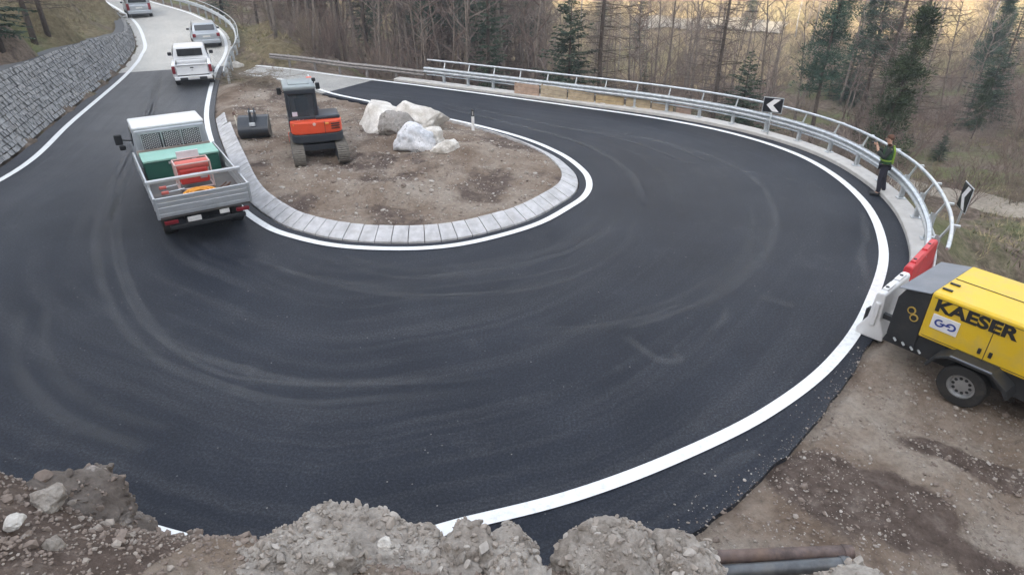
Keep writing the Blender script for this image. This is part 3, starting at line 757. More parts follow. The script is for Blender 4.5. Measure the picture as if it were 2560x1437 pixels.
    m = MB(); m.rbox((.08, -.03, 1.06), (.26, .008, .05), .002); m.build('badge', M['alu'], root)
    Rz = Matrix.Rotation(TH, 3, 'Z')
    def on(x, y, z=.93): q = Rz@Vector((x, y, z)); return p+q*TS
    # load on the bed: things of their own
    r = empty('tool_chest', on(0, 3.2), TH, label='large dark green chest with a pale green lid behind the truck cab', cat='chest')
    m = MB(); m.rbox((0, 0, .26), (1.92, .9, .50), .015); m.build('chest_body', M['green_box'], r)
    m = MB(); m.rbox((0, 0, .545), (1.96, .96, .06), .015); m.build('lid', M['green_lid'], r)
    m = MB(); m.box((-.3, -.49, .45), (.12, .03, .06)); m.box((.3, -.49, .45), (.12, .03, .06)); m.build('latch', M['galv'], r)
    r = empty('generator', on(.08, 1.75), TH, label='red engine-driven machine with white label plate standing on the truck bed', cat='machine')
    m = MB(); m.rbox((0, 0, .35), (.72, .42, .42), .05); m.build('housing', M['red_machine'], r)
    m = MB(); m.lathe([(0, -.4), (.12, -.4), (.14, -.37), (.14, .37), (.12, .4), (0, .4)], (0, -.05, .62), 'X', 16); autosmooth(m.build('tank', M['pink'], r))
    m = MB()
    for s in (-1, 1): m.tube([(s*.42, -.3, .03), (s*.42, -.3, .72), (s*.42, .25, .72), (s*.42, .25, .03), (s*.42, -.3, .03)], .022, 6)
    for y, z in ((-.3, .72), (.25, .72), (-.3, .06), (.25, .06)): m.tube([(-.42, y, z), (.42, y, z)], .022, 6)
    m.build('frame', mat('pale_frame', (.6, .45, .42), .5), r)
    m = MB(); m.rbox((0, .32, .80), (.55, .04, .22), .01); m.build('label_plate', mat('white_sheet', (.7, .7, .72), .6), r)
    m = MB(); m.box((0, -.215, .38), (.2, .01, .12)); m.box((.22, -.215, .3), (.18, .01, .07)); m.build('control_panel', mat('ctrl', (.35, .3, .32), .6), r)
    r = empty('hose_reel', on(0, .47), TH, label='round orange hose reel lying behind the tailgate of the truck', cat='reel')
    m = MB()
    for k in range(6): 
        n = 40; m.tube([(cos(2*pi*i/n)*(.38-.045*k), sin(2*pi*i/n)*(.38-.045*k)*.92, .26+.03*(k % 2)) for i in range(n+1)], .03, 6)
    m.build('hose', M['orange'], r, smooth=True)
    m = MB(); m.lathe([(0, 0), (.42, 0), (.44, .08), (.40, .2), (.1, .22), (0, .22)], (0, 0, 0), 'Z', 24); m.build('drum', M['brownstuff'], r)
    for (x, y, lab, mt, sd, sc) in ((-.72, .45, 'yellow sack in the rear left corner of the truck bed', 'yellow_bag', 1, (.28, .22, .16)), (-.42, .42, 'pale greenish rag bundle beside the yellow sack on the truck bed', 'rag', 2, (.16, .2, .13)), (.82, .5, 'orange brown sack in the rear right corner of the truck bed', 'sack2', 3, (.18, .2, .16))):
        if mt not in M: M[mt] = mat(mt, (.5, .52, .34) if mt == 'rag' else (.55, .33, .16), .9, var=.4, scale=10, bmp=.4)
        bm = bmesh.new(); bmesh.ops.create_icosphere(bm, subdivisions=3, radius=1)
        for v in bm.verts:
            k = 1+.35*mnoise.noise(v.co*1.6+Vector((sd*9, 0, 0)))+.12*mnoise.noise(v.co*5); v.co = Vector((v.co.x*sc[0]*k, v.co.y*sc[1]*k, max(-.06, v.co.z*sc[2]*k)))
        me = bpy.data.meshes.new('sack'); bm.to_mesh(me); bm.free(); me.materials.append(M[mt]); o = bpy.data.objects.new('sack', me); COL.objects.link(o); o.location = on(x, y, .99); o.rotation_euler = (0, 0, .6); me.polygons.foreach_set('use_smooth', [True]*len(me.polygons)); put(o, lab, 'sack')
    r = empty('tool_bundle', on(.5, .5), TH, label='dark brown tools lying right of the orange hose reel', cat='tools')
    m = MB()
    rr = random.Random(8)
    for k in range(9): a = rr.uniform(-.5, .5); c = Vector((rr.uniform(-.05, .12), rr.uniform(-.1, .15), .04+k*.03)); d = Vector((cos(a+1.2), sin(a+1.2), .1))*.28; m.tube([c-d, c+d], .022, 6)
    m.build('handle', M['brownstuff'], r)
    m = MB(); m.rbox((.1, .0, .12), (.22, .3, .14), .03); m.build('tool_head', mat('tool_head', (.1, .05, .05), .6), r)
    r = empty('hand_breaker', on(-.48, 1.72), TH, label='pair of silver rods with red ends lying left of the red machine', cat='tool')
    for k, y in enumerate((.1, -.35)):
        m = MB(); m.tube([(-.3, y, .05+.03), (.26, y+.05, .10)], .022, 6); m.build('rod', M['galv'], r)
        m = MB(); m.rbox((-.22, y+.005, .085), (.18, .08, .08), .02); m.build('red_grip', M['pink'], r)
dropside_truck()

def auto(name, loc, rz, label, cat, paint, kind, L=4.2, Wd_=1.78, H=1.5, plate=True, s=1.0):
    root = empty(name, loc, rz, label=label, cat=cat); root.scale = (s, s, s)
    hw = Wd_/2; belt = H*.62 if kind != 'pickup' else 1.12
    gl = M['glass']
    if kind == 'pickup':
        # lower body of cab + nose
        def sh(v):
            t = (v.z+.35)/.7; v.x *= 1-.04*t
            return v
        m = MB(); m.rbox((0, 3.45, .78), (Wd_, 3.3, .7), .09, 3, shape=sh)
        m.rbox((0, 4.55, 1.06), (Wd_*.9, 1.1, .2), .08, 3)
        autosmooth(m.build('body', paint, root), 40)
        # bed: floor, sides, wheel arches
        m = MB()
        for sx in (-1, 1):
            m.rbox((sx*(hw-.09), 1.0, .85), (.18, 1.85, .6), .04, 2)
        m.rbox((0, .95, .68), (Wd_-.3, 1.7, .08), .01)
        m.rbox((0, 1.86, .95), (Wd_-.3, .06, .5), .01)
        autosmooth(m.build('bed', paint, root), 40)
        m = MB(); m.rbox((0, .95, .74), (Wd_-.38, 1.68, .03), .005)
        for sx in (-1, 1): m.rbox((sx*(hw-.19), .97, .93), (.02, 1.66, .36), .004)
        m.build('bed_liner', M['black_plastic'], root)
        m = MB(); m.rbox((0, .06, .90), (Wd_-.38, .09, .5), .025, 2); m.rbox((0, .03, 1.15), (Wd_-.4, .14, .04), .012)
        tg = m.build('tailgate', paint, root)
        m = MB(); m.rbox((0, .005, 1.0), (.16, .03, .05), .01); m.build('handle', M['black_plastic'], tg)
        m = MB(); m.rbox((0, .012, .88), (.09, .012, .06), .003); m.build('badge', M['galv'], tg)
        # greenhouse
        def sg(v):
            t = (v.z+.34)/.68; v.x *= 1-.16*t; v.y = v.y*(1-.10*t)-(.32*t if v.y > 0 else -.04*t)
            return v
        m = MB(); m.rbox((0, 2.95, 1.42), (Wd_*.94, 2.1, .66), .06, 3, shape=sg); autosmooth(m.build('cab', paint, root), 40)
        m = MB(); m.rbox((0, 1.935, 1.47), (1.22, .03, .36), .015, M=Matrix.Rotation(-.12, 3, 'X')); m.build('rear_window', gl, root)
        for sx in (-1, 1):
            m = MB(); m.rbox((sx*(hw*.94-.045), 2.5, 1.45), (.03, .72, .36), .012, M=Matrix.Rotation(-sx*.17, 3, 'Y')); m.rbox((sx*(hw*.94-.045), 3.28, 1.45), (.03, .66, .36), .012, M=Matrix.Rotation(-sx*.17, 3, 'Y')); m.build('side_window', gl, root)
            m = MB(); m.rbox((sx*(hw-.075), .05, .92), (.15, .12, .36), .03); m.build('tail_light', M['red_lamp'], root)
            m = MB(); m.rbox((sx*(hw+.12), 3.6, 1.2), (.2, .1, .18), .035); m.build('mirror', M['black_plastic'], root)
            m = MB(); m.rbox((sx*(hw-.0), 1.2, .86), (.05, 1.05, .1), .02); m.rbox((sx*(hw-.0), 4.3, .84), (.05, 1.05, .1), .02); m.build('wheel_arch', paint, root)
            m = MB(); m.rbox((sx*(hw+.03), 2.75, .44), (.12, 1.7, .05), .015); m.build('side_step', M['black_plastic'], root)
        m = MB(); m.rbox((0, 3.93, 1.42), (1.36, .03, .5), .015, M=Matrix.Rotation(.55, 3, 'X')); m.build('windscreen', gl, root)
        m = MB(); m.rbox((0, -.05, .52), (Wd_-.1, .2, .17), .03); bp = m.build('bumper', paint, root)
        m = MB(); m.rbox((-.45, -.14, .5), (.36, .06, .13), .02); m.rbox((.45, -.14, .5), (.36, .06, .13), .02); m.rbox((0, .1, .38), (1.5, .2, .14), .02); m.build('bumper_step', M['black_plastic'], bp)
        m = MB(); m.rbox((0, -.165, .55), (.5, .015, .11), .003); m.build('number_plate', M['plate'], bp)
        ws = ((-1, 1.2), (1, 1.2), (-1, 4.3), (1, 4.3)); r = .38
    else:
        hi = kind == 'van'
        def sh(v):
            t = (v.z+.33)/.66; v.x *= 1-.05*t
            return v
        m = MB(); m.rbox((0, L/2, .68), (Wd_, L, .66), .13, 4, shape=sh); autosmooth(m.build('body', paint, root), 40)
        gh = H-.98; 
        def sg(v):
            t = (v.z+gh/2)/gh; v.x *= 1-.17*t; v.y += (-.55*t if v.y > 0 else (.30 if not hi else .12)*t)
            return v
        m = MB(); m.rbox((0, L*.5-.25, .98+gh/2), (Wd_*.93, L*.66 if not hi else L*.8, gh), .07, 4, shape=sg); autosmooth(m.build('cabin', paint, root), 40)
        y0 = L*.5-.25-(L*.33 if not hi else L*.4)
        sl_ = .30/gh if not hi else .12/gh
        m = MB(); m.rbox((0, y0+(.30 if not hi else .12)*.52-.012, .98+gh*.52), (Wd_*.70, .03, gh*.66), .02, M=Matrix.Rotation(-atan2(sl_, 1), 3, 'X')); m.build('rear_window', gl, root)
        m = MB(); m.rbox((0, -.0, .78), (Wd_*.62, .03, .32), .01); tg = m.build('tailgate_panel', paint, root)
        m = MB(); m.rbox((0, -.02, .78), (.48, .015, .11), .003); m.build('number_plate', M['plate'], root)
        for sx in (-1, 1):
            m = MB()
            for yy, ll in ((y0+.95, .62), (y0+1.7, .7)): m.rbox((sx*(hw*.93-.055), yy, 1.0+gh*.45), (.03, ll, gh*.6), .015, M=Matrix.Rotation(-sx*.26, 3, 'Y'))
            m.build('side_window', gl, root)
            m = MB(); m.rbox((sx*(hw-.14), .03, .86), (.2, .12, .22 if not hi else .5), .03); m.build('tail_light', M['red_lamp'], root)
            m = MB(); m.rbox((sx*(hw+.1), L*.66, 1.0), (.18, .1, .13), .03); m.build('mirror', M['black_plastic'], root)
        m = MB(); m.rbox((0, .0, .46), (Wd_*.94, .16, .26), .05); m.build('bumper', paint, root)
        m = MB(); m.rbox((0, .03, .32), (Wd_*.8, .16, .12), .03); m.build('lower_bumper', M['black_plastic'], root)
        m = MB(); m.rbox((0, y0+(L*.66 if not hi else L*.8)-.26, .98+gh*.5), (Wd_*.72, .03, gh*.9), .02, M=Matrix.Rotation(.8, 3, 'X')); m.build('windscreen', gl, root)
        ws = ((-1, .75), (1, .75), (-1, L-.8), (1, L-.8)); r = .32
    for sx, y in ws: wheel(root, (sx*(hw-.11), y, r), r, .22)
    return root
auto('pickup_truck', G(491, 220), radians(24), 'white pickup truck with an open bed on the joint of the old and fresh road', 'pickup', M['white_paint'], 'pickup', Wd_=1.86)
auto('hatchback', G(523, 122), radians(27), 'silver hatchback just ahead of the white pickup on the upper road', 'car', M['silver_paint'], 'car', L=4.1, Wd_=1.78, H=1.55, s=.98)
auto('van', G(354, 46), radians(32), 'pale grey van cut off by the top edge of the picture on the upper road', 'van', M['silver_paint'], 'van', L=4.6, Wd_=1.85, H=1.9)
# ---------------------------------------------------------------- rocks
def rock(name, loc, size, seed, m, label, cat='boulder', group=None, sub=4, rz=0, cuts=7, rough=.10, fine=.03, flat=.35, rot=(0, 0), parent=None, lump=0, smooth=False):
    rnd = random.Random(seed); bm = bmesh.new(); bmesh.ops.create_icosphere(bm, subdivisions=sub, radius=1)
    pl = []
    for _ in range(cuts):
        d = Vector((rnd.gauss(0, 1), rnd.gauss(0, 1), rnd.gauss(0, .8))).normalized(); pl.append((d, rnd.uniform(.55, .85)))
    off = Vector((seed*3.7, seed*1.3, 0)); sx, sy, sz = size
    for v in bm.verts:
        c = v.co.copy()
        for d, h in pl:
            k = c.dot(d)
            if k > h: c -= d*(k-h)*.92
        n = c.normalized()
        c += n*(mnoise.fractal(c*1.4+off, 1, 2, 4)*rough+mnoise.fractal(c*6+off, 1, 2, 3)*fine)
        if lump:
            w = Vector((c.x*sx, c.y*sy, c.z*sz))
            for sc_, am in ((7.5, 1.), (16, .55)):
                dd = mnoise.voronoi(w*sc_+off)[0]; c += n*(max(0, .62-dd[0])*lump*am)
        v.co = Vector((c.x*sx, c.y*sy, c.z*sz))
    R = Matrix.Rotation(rot[0], 3, 'X')@Matrix.Rotation(rot[1], 3, 'Y')
    for v in bm.verts:
        v.co = R@v.co
        if v.co.z < -sz*flat: v.co.z = -sz*flat+(v.co.z+sz*flat)*.1
    zmin = min(v.co.z for v in bm.verts)
    for v in bm.verts: v.co.z -= zmin
    me = bpy.data.meshes.new(name); bm.to_mesh(me); bm.free(); me.materials.append(m)
    if smooth or sub >= 5: me.polygons.foreach_set('use_smooth', [True]*len(me.polygons))
    o = bpy.data.objects.new(name, me); COL.objects.link(o); o.location = loc; o.rotation_euler = (0, 0, rz)
    return put(o, label, cat, group, parent=parent)
def rockmat(name, c1, c2, c3, scale=1.5, bmp=.8, bs=14, thr=.55):
    m, n, b = newmat(name); b.inputs['Roughness'].default_value = .92; b.inputs['Specular IOR Level'].default_value = .2
    r = ramp(n, tex(n, scale, 8, .7), [(.35, c1), (.6, c2)])
    r = mix(n, ramp(n, tex(n, scale*2.1, 8, .7), [(thr, 0), (thr+.08, 1)]), r, c3)
    r = mix(n, .6, r, ramp(n, tex(n, 22, 5, .75), [(.3, .5), (.7, 1.1)]), 'MULTIPLY')
    n.links.new(r, b.inputs['Base Color']); bump(n, b, tex(n, bs, 6, .7), bmp, .03); return m
M['rock_white'] = rockmat('white_limestone', (.52, .49, .44), (.80, .78, .74), (.45, .46, .47), 1.6, thr=.64)
M['rock_grey'] = rockmat('grey_limestone', (.22, .205, .185), (.40, .38, .36), (.15, .14, .12), 2.0)
M['rock_brown'] = rockmat('brown_limestone', (.20, .17, .13), (.26, .23, .19), (.45, .43, .40), 1.3, thr=.62)
M['rock_mixed'] = rockmat('bluish_white_rock', (.4, .43, .47), (.82, .83, .86), (.22, .24, .26), 2.2, thr=.58)
def slab_boulder():
    # the big leaning slab: white on faces turned up or right, brown elsewhere
    o = Vector(); 
    bm = bmesh.new()
    base = [G(893, 316, .15), G(925, 340, .15), G(968, 338, .15), G(1003, 322, .15), G(985, 285, .15), G(935, 275, .15)]
    cen = sum(base, Vector())/6; cen.z = .1
    top = [B(925, 254, base[0].y+.35), B(936, 247, base[4].y-.2), B(965, 258, base[4].y-.2), B(1000, 275, base[3].y+.35), B(1008, 290, base[3].y+.1), B(972, 296, base[2].y+.35)]
    vs = [bm.verts.new(p-cen) for p in base+top]
    bmesh.ops.convex_hull(bm, input=vs)
    bmesh.ops.subdivide_edges(bm, edges=bm.edges, cuts=9, use_grid_fill=True)
    for v in bm.verts:
        n = mnoise.noise_vector(v.co*1.1+Vector((4, 2, 1))); v.co += n*.09+mnoise.noise_vector(v.co*4)*.035
    for v in bm.verts: v.co.z = max(v.co.z, -.05)
    me = bpy.data.meshes.new('boulder'); bm.to_mesh(me); bm.free(); me.materials.append(M['rock_brown']); me.materials.append(M['rock_white'])
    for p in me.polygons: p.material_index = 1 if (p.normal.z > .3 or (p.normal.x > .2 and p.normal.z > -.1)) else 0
    ob = bpy.data.objects.new('boulder', me); COL.objects.link(ob); ob.location = cen
    put(ob, 'largest boulder with a white slanting top and brown side, left end of the rock heap', 'boulder', 'white boulders on the earth island')
slab_boulder()
grp = 'white boulders on the earth island'
def rk(px, py, size, seed, m, lab, **k): p = G(px, py, .12); return rock('boulder', (p.x, p.y, .1), size, seed, M[m], lab, group=grp, **k)
rk(1040, 324, (1.6, .8, .78), 11, 'rock_white', 'long white boulder lying across the back of the rock heap', rz=-.5, sub=5, rough=.14)
rk(990, 345, (.8, .6, .75), 12, 'rock_grey', 'rounded grey pebbly boulder in the middle of the rock heap', sub=5, cuts=4, rough=.12, fine=.06)
rk(1042, 374, (.88, .6, .66), 17, 'rock_mixed', 'white boulder with bluish black stains at the front of the rock heap', sub=5, rough=.2)
rk(1112, 392, (.52, .40, .50), 21, 'rock_white', 'smallest pale boulder at the right end of the rock heap', sub=4, rough=.18)
rk(1082, 366, (.55, .45, .55), 23, 'rock_white', 'pale boulder filling the gap behind the stained one at the right of the rock heap', sub=5, rough=.16)
rk(1072, 394, (.34, .22, .2), 22, 'rock_brown', 'dark brown rock wedged between the stained boulder and the small pale one', sub=4)

# ---------------------------------------------------------------- gravel: loose stones scattered on the ground
def gravel(name, spots, m, kind='stuff'):
    rnd = random.Random(len(spots)); base = []
    for s in range(6):
        bm = bmesh.new(); bmesh.ops.create_icosphere(bm, subdivisions=1, radius=1)
        r2 = random.Random(s)
        for v in bm.verts: v.co *= r2.uniform(.65, 1.1)
        bm.verts.index_update(); base.append((np.array([v.co[:] for v in bm.verts]), np.array([[v.index for v in f.verts] for f in bm.faces]))); bm.free()
    V = []; F_ = []; MI = []; n = 0
    for x, y, z, r in spots:
        bv, bf = rnd.choice(base); a = rnd.uniform(0, 6.28); c, s = cos(a), sin(a)
        q = bv*np.array([r*rnd.uniform(.7, 1.3), r*rnd.uniform(.6, 1.1), r*rnd.uniform(.4, .85)]); t = rnd.uniform(-.6, .6); ct, st_ = cos(t), sin(t)
        q = np.c_[q[:, 0], q[:, 1]*ct-q[:, 2]*st_, q[:, 1]*st_+q[:, 2]*ct]
        q = np.c_[q[:, 0]*c-q[:, 1]*s, q[:, 0]*s+q[:, 1]*c, q[:, 2]]+np.array([x, y, z])
        V.append(q); F_.append(bf+n); n += len(q); MI += [rnd.choice(range(len(m)))]*len(bf)
    V = np.vstack(V); F_ = np.vstack(F_)
    me = bpy.data.meshes.new(name); me.from_pydata(V.tolist(), [], F_.tolist())
    for q in m: me.materials.append(q)
    me.polygons.foreach_set('material_index', MI); me.update()
    o = bpy.data.objects.new(name, me); COL.objects.link(o); return put(o, kind=kind)
stone_m = [mat('stone_a', (.44, .405, .365), .9, var=.3, scale=15), mat('stone_b', (.34, .30, .26), .9, var=.3, scale=15), mat('stone_c', (.23, .185, .155), .9, var=.3, scale=15), mat('stone_d', (.48, .46, .43), .9, var=.3, scale=15)]
rnd = random.Random(12); sp = []
while len(sp) < 26000:             # shoulder and works area at the right
    x = rnd.uniform(1.2, 12); y = rnd.uniform(3, 12.5)
    if road_uv(np.array([[x, y]]))[0][0] < .12 if False else False: continue
    sp.append((x, y, 0, min(.09, .006+.008*rnd.expovariate(1.0))))
A = np.array([s[:2] for s in sp]); D_, _, U_ = road_uv(A)
dens_ = np.array([fb(x, y, 9, .8, 3) for x, y in A])
_g = random.Random(3)
near_edge = []
for i in range(int(12.6*PER), int(17.4*PER)):
    for _ in range(14):
        q = EO[i].lerp(EO[i+1], _g.random()); o_ = (EO[i]-EI[i]).normalized(); k_ = min(.7, _g.expovariate(7)); q = q-o_*(k_-.06)
        r_ = min(.04, .005+.006*_g.expovariate(1)); near_edge.append((q.x, q.y, r_*.3, r_))
sp = [(s[0], s[1], ground_z(s[0], s[1])+s[3]*.2, s[3]) for s, d, u, q in zip(sp, D_, U_, dens_) if d > .05 and q > -.35]+near_edge
isl = []
while len(isl) < 16000:
    isl.append((rnd.uniform(-17, 3.5), rnd.uniform(13.5, 35), min(.09, .012+.016*rnd.expovariate(1.0))))
A = np.array([s[:2] for s in isl]); D_, _, U_ = road_uv(A)
isl = [(s[0], s[1], ground_z(s[0], s[1])+s[2]*.2, s[2]) for s, d, u in zip(isl, D_, U_) if d > .75 and u < 0]
gravel('gravel', sp, [stone_m[0], stone_m[1], stone_m[1], stone_m[1], stone_m[2], stone_m[2], stone_m[2], stone_m[2]]); gravel('gravel', isl, stone_m[:3])
bk = []
for _ in range(16000):
    x = rnd.uniform(-5.5, 2.4); y = rnd.uniform(2.0, 4.4); r = min(.05, .006+.007*rnd.expovariate(1.0)); bk.append((x, y, ground_z(x, y)+r*.25, r))
gravel('gravel', bk, [stone_m[1], stone_m[2], stone_m[2], stone_m[2]])

# ---------------------------------------------------------------- foreground boulders on the bank
M['rubble'] = rockmat('rubbly_rock', (.29, .255, .22), (.50, .465, .42), (.66, .63, .58), 2.2, 1., 26, thr=.62)
M['rubble_dark'] = rockmat('dark_rubbly_rock', (.11, .09, .078), (.20, .175, .155), (.42, .385, .36), 1.6, 1., 22, thr=.60)
def stud(o, seed, lump):
    # loose rubble caked onto the rock's own surface
    rnd = random.Random(seed); me = o.data; me.update()
    vs = [tuple(v.co) for v in me.vertices]; fs = [tuple(p.vertices) for p in me.polygons]; base = []
    for k in range(6):
        bm = bmesh.new(); bmesh.ops.create_icosphere(bm, subdivisions=2, radius=1); r2 = random.Random(k+50)
        pl = [(Vector((r2.gauss(0, 1), r2.gauss(0, 1), r2.gauss(0, 1))).normalized(), r2.uniform(.38, .65)) for _ in range(8)]
        for v in bm.verts:
            for d, h in pl:
                q = v.co.dot(d)
                if q > h: v.co -= d*(q-h)
        bm.verts.index_update(); base.append(([v.co.copy() for v in bm.verts], [tuple(v.index for v in f.verts) for f in bm.faces])); bm.free()
    nv = len(me.vertices); area = sum(p.area for p in me.polygons if p.normal.z > -.1); cnt = int(area*(950 if lump > .1 else 380))
    poly = [p for p in me.polygons if p.normal.z > -.15 and p.normal.y < .75]
    mi = [0]*len(fs)
    for _ in range(cnt):
        p = rnd.choice(poly); c = p.center; r = min(.045, .008+.009*rnd.expovariate(1)) if rnd.random() < .985 else rnd.uniform(.03, .07)
        if mnoise.noise(c*3.1) < -.12 and r < .03: continue
        bv, bf = rnd.choice(base); R = Matrix.Rotation(rnd.uniform(0, 6.3), 3, 'Z')@Matrix.Rotation(rnd.uniform(0, 6.3), 3, 'X'); s3 = (r*rnd.uniform(.7, 1.4), r*rnd.uniform(.6, 1.1), r*rnd.uniform(.5, .9)); n0 = len(vs)
        for q in bv: w = R@Vector((q.x*s3[0], q.y*s3[1], q.z*s3[2]))+c+p.normal*r*.15; vs.append((w.x, w.y, w.z))
        fs += [tuple(i+n0 for i in f) for f in bf]; m_ = 1 if rnd.random() < .5 else (2 if rnd.random() < .3 else 0); mi += [m_]*len(bf)
    m2 = bpy.data.meshes.new(me.name); m2.from_pydata(vs, [], fs)
    m2.materials.append(me.materials[0]); m2.materials.append(stone_m[1] if lump > .1 else stone_m[2]); m2.materials.append(stone_m[0] if lump > .1 else stone_m[1])
    m2.polygons.foreach_set('material_index', mi); m2.polygons.foreach_set('use_smooth', [m < 0 or i < nv for i, m in enumerate(mi)]); m2.update(); o.data = m2
def fore(px, py, dist, w, h, seed, m, label, dy=.5, rz=0, sub=6, lump=.12, cuts=5, rot=(0, 0)):
    p = B(px, py, dist)       # point on the rock's upper outline
    o = rock('boulder', (p.x, p.y, p.z-h), (w, dy, h*.72), seed, M[m], label, group='boulders along the edge of the bank in the foreground', sub=sub, lump=lump, cuts=cuts, rough=.22, fine=.045, rz=rz, flat=.4, rot=rot)
    if lump > .01: stud(o, seed, lump)
    R = Matrix.Rotation(rz, 3, 'Z')
    for _ in range(4):
        top = min(proj(R@v.co+o.location)[1] for v in o.data.vertices); o.location.z += (top-py)*.95*hypot(dist, 3)/F_PX*.9
    return o
fore(880, 1248, 3.1, .86, .75, 31, 'rubble', 'broadest rubbly grey boulder at the bottom edge, its top rising over the road', dy=.55, cuts=6)
fore(1175, 1294, 3.05, .55, .62, 32, 'rubble', 'lower rubbly boulder right of the broadest one, beside the end of the white line', dy=.5, cuts=6)
fore(1545, 1288, 3.0, .46, .66, 33, 'rubble', 'rounded pale rubbly boulder standing alone left of the rusty pipes', dy=.45)
fore(1725, 1322, 2.95, .36, .6, 34, 'rubble', 'smaller pale boulder leaning on the right side of the lone round one', dy=.4)
fore(700, 1320, 2.85, .5, .4, 45, 'rubble', 'lower left shoulder of rubbly rock in front of the broadest boulder', dy=.4)
fore(1300, 1360, 2.8, .22, .35, 39, 'rubble', 'small rubbly rock just left of the gap before the lone round boulder', dy=.3, sub=5)
fore(2190, 1392, 2.9, .48, .42, 35, 'rock_mixed' if False else 'rubble', 'low whitish rock under the pipe ends at the bottom right', dy=.35)
fore(40, 1158, 3.2, .50, .50, 36, 'rubble_dark', 'dark earthy boulder in the bottom left corner', dy=.5, lump=.05)
fore(95, 1205, 3.0, .11, .16, 41, 'rubble', 'small light grey stone set in the dark left bank', dy=.12, sub=4, lump=0)
fore(215, 1278, 3.2, .36, .34, 37, 'rubble_dark', 'dark earthy boulder right of the corner boulder, sloping down to the road', dy=.4, lump=.05, rot=(0, .35))
fore(420, 1322, 3.1, .20, .22, 38, 'rubble_dark', 'small dark mound of earth between the two glimpses of white line', dy=.3, sub=5, lump=.04)
fore(115, 1335, 2.5, .055, .13, 42, 'tan_stone' if False else 'rubble', 'small upright pale stone on the dark bank at the bottom left', dy=.06, sub=3, lump=0)
fore(25, 1280, 2.6, .06, .07, 43, 'rock_white', 'round white stone near the left edge of the dark bank', dy=.06, sub=3, lump=0)
fore(960, 1338, 2.75, .05, .06, 44, 'rock_white', 'small bright white stone lying on the broad rubbly boulder', dy=.05, sub=3, lump=0)

# two pipes on the bank
def pipe(a, b, r, m, label):
    d = b-a; root = empty('steel_pipe', a, label=label, cat='pipe', group='pipes lying at the foot of the bank')
    n = 20; k = MB(); L = d.length; q = d.to_track_quat('Z', 'X').to_matrix()
    k.lathe([(r*.88, 0), (r, 0), (r, L), (r*.88, L), (r*.88, 0)], (0, 0, 0), 'Z', n, M=q); autosmooth(k.build('tube', m, root), 40)
    k = MB(); k.lathe([(r, L*.93), (r*1.12, L*.935), (r*1.12, L*.97), (r, L*.975)], (0, 0, 0), 'Z', n, M=q); autosmooth(k.build('collar', m, root), 40)
za = .62
pipe(B(1760, 1392, 4.9), B(2130, 1378, 4.95), .075, mat('rusty_pipe', (.16, .12, .11), .7, .2, var=.5, scale=8, dirt=(.3, .2, .14), dirt_amt=.6), 'upper rusty brown pipe lying behind the round foreground boulder')
pipe(B(1770, 1432, 4.75), B(2125, 1408, 4.8), .08, mat('grey_pipe', (.13, .14, .15), .45, .4, var=.4, scale=6, dirt=(.25, .24, .22), dirt_amt=.5), 'lower dark grey pipe lying in front of the rusty one')

# ---------------------------------------------------------------- delineator, signs
def delineator(px, py):
    p = G(px, py, .12); root = empty('marker_post', (p.x, p.y, .05), label='white marker post with a black top on the far side of the earth island', cat='marker post')
    m = MB(); m.prism([(-.06, 0), (.06, 0), (.055, .72), (-.055, .72)], -.03, .03, 'XZ'); m.build('post', mat('white_plastic', (.8, .81, .82), .5), root, bevel=.01)
    m = MB(); m.prism([(-.055, .72), (.055, .72), (.05, .98), (-.05, 1.0)], -.03, .03, 'XZ'); b = m.build('black_band', M['black_plastic'], root, bevel=.01)
    m = MB(); m.box((0, -.034, .84), (.04, .008, .14)); m.build('reflector', mat('reflector', (.6, .6, .6), .2, .3), b)
delineator(1183, 333)
def chevron_sign(base, face_az, w, h, z0, label, flip=1, lean=(0, 0)):
    root = empty('chevron_sign', base, face_az, label=label, cat='road sign', group='chevron signs behind the guardrail', rx=lean[0], ry=lean[1])
    m = MB(); m.cyl((0, .05, -.4), (0, .05, z0+h*.9), .03, 10); m.build('pole', M['galv'], root, smooth=True)
    m = MB(); m.rbox((0, 0, z0+h/2), (w, .03, h), .012, 1); f = m.build('sign_board', mat('sign_black', (.012, .014, .02), .4), root)
    m = MB(); m.rbox((0, .012, z0+h/2), (w+.05, .02, h+.05), .008, 1); m.build('sign_rim', M['galv'], root)
    t = .15*w/.6; a = w*.30
    m = MB(); P = [(-a*1.1*flip, h/2), (a*.1*flip, h-.03), (a*1.25*flip, h-.03), (a*.05*flip, h/2), (a*1.25*flip, .03), (a*.1*flip, .03)]
    m.prism([(x, z+z0) for x, z in P], -.0185, -.0165, 'XZ'); m.build('white_chevron', mat('sign_white', (.82, .83, .85), .4), f)
s1 = B(1925, 300, 24.6); gz = ground_z(s1.x, s1.y)
zt = B(1925, 246, 24.6).z; zb_ = B(1925, 281, 24.6).z
chevron_sign((s1.x, s1.y, gz), radians(-28), .68, zt-zb_, zb_-gz, 'black sign with a white arrow pointing left, facing the road beyond the guardrail', 1)
s2 = B(2372, 600, 17.2); g2 = ground_z(s2.x, s2.y); tp = B(2425, 470, 17.2)
ln = atan2(tp.x-s2.x, tp.z-s2.z)
L2 = hypot(tp.x-s2.x, tp.z-s2.z)+(s2.z-g2)
chevron_sign((s2.x-tan_ if False else s2.x-(s2.z-g2)*math.tan(ln)*.9, s2.y, g2), radians(-104), .62, .72, L2-.62, 'black and white arrow sign seen almost edge-on, leaning above the yellow compressor', 1, lean=(0, ln*.9))

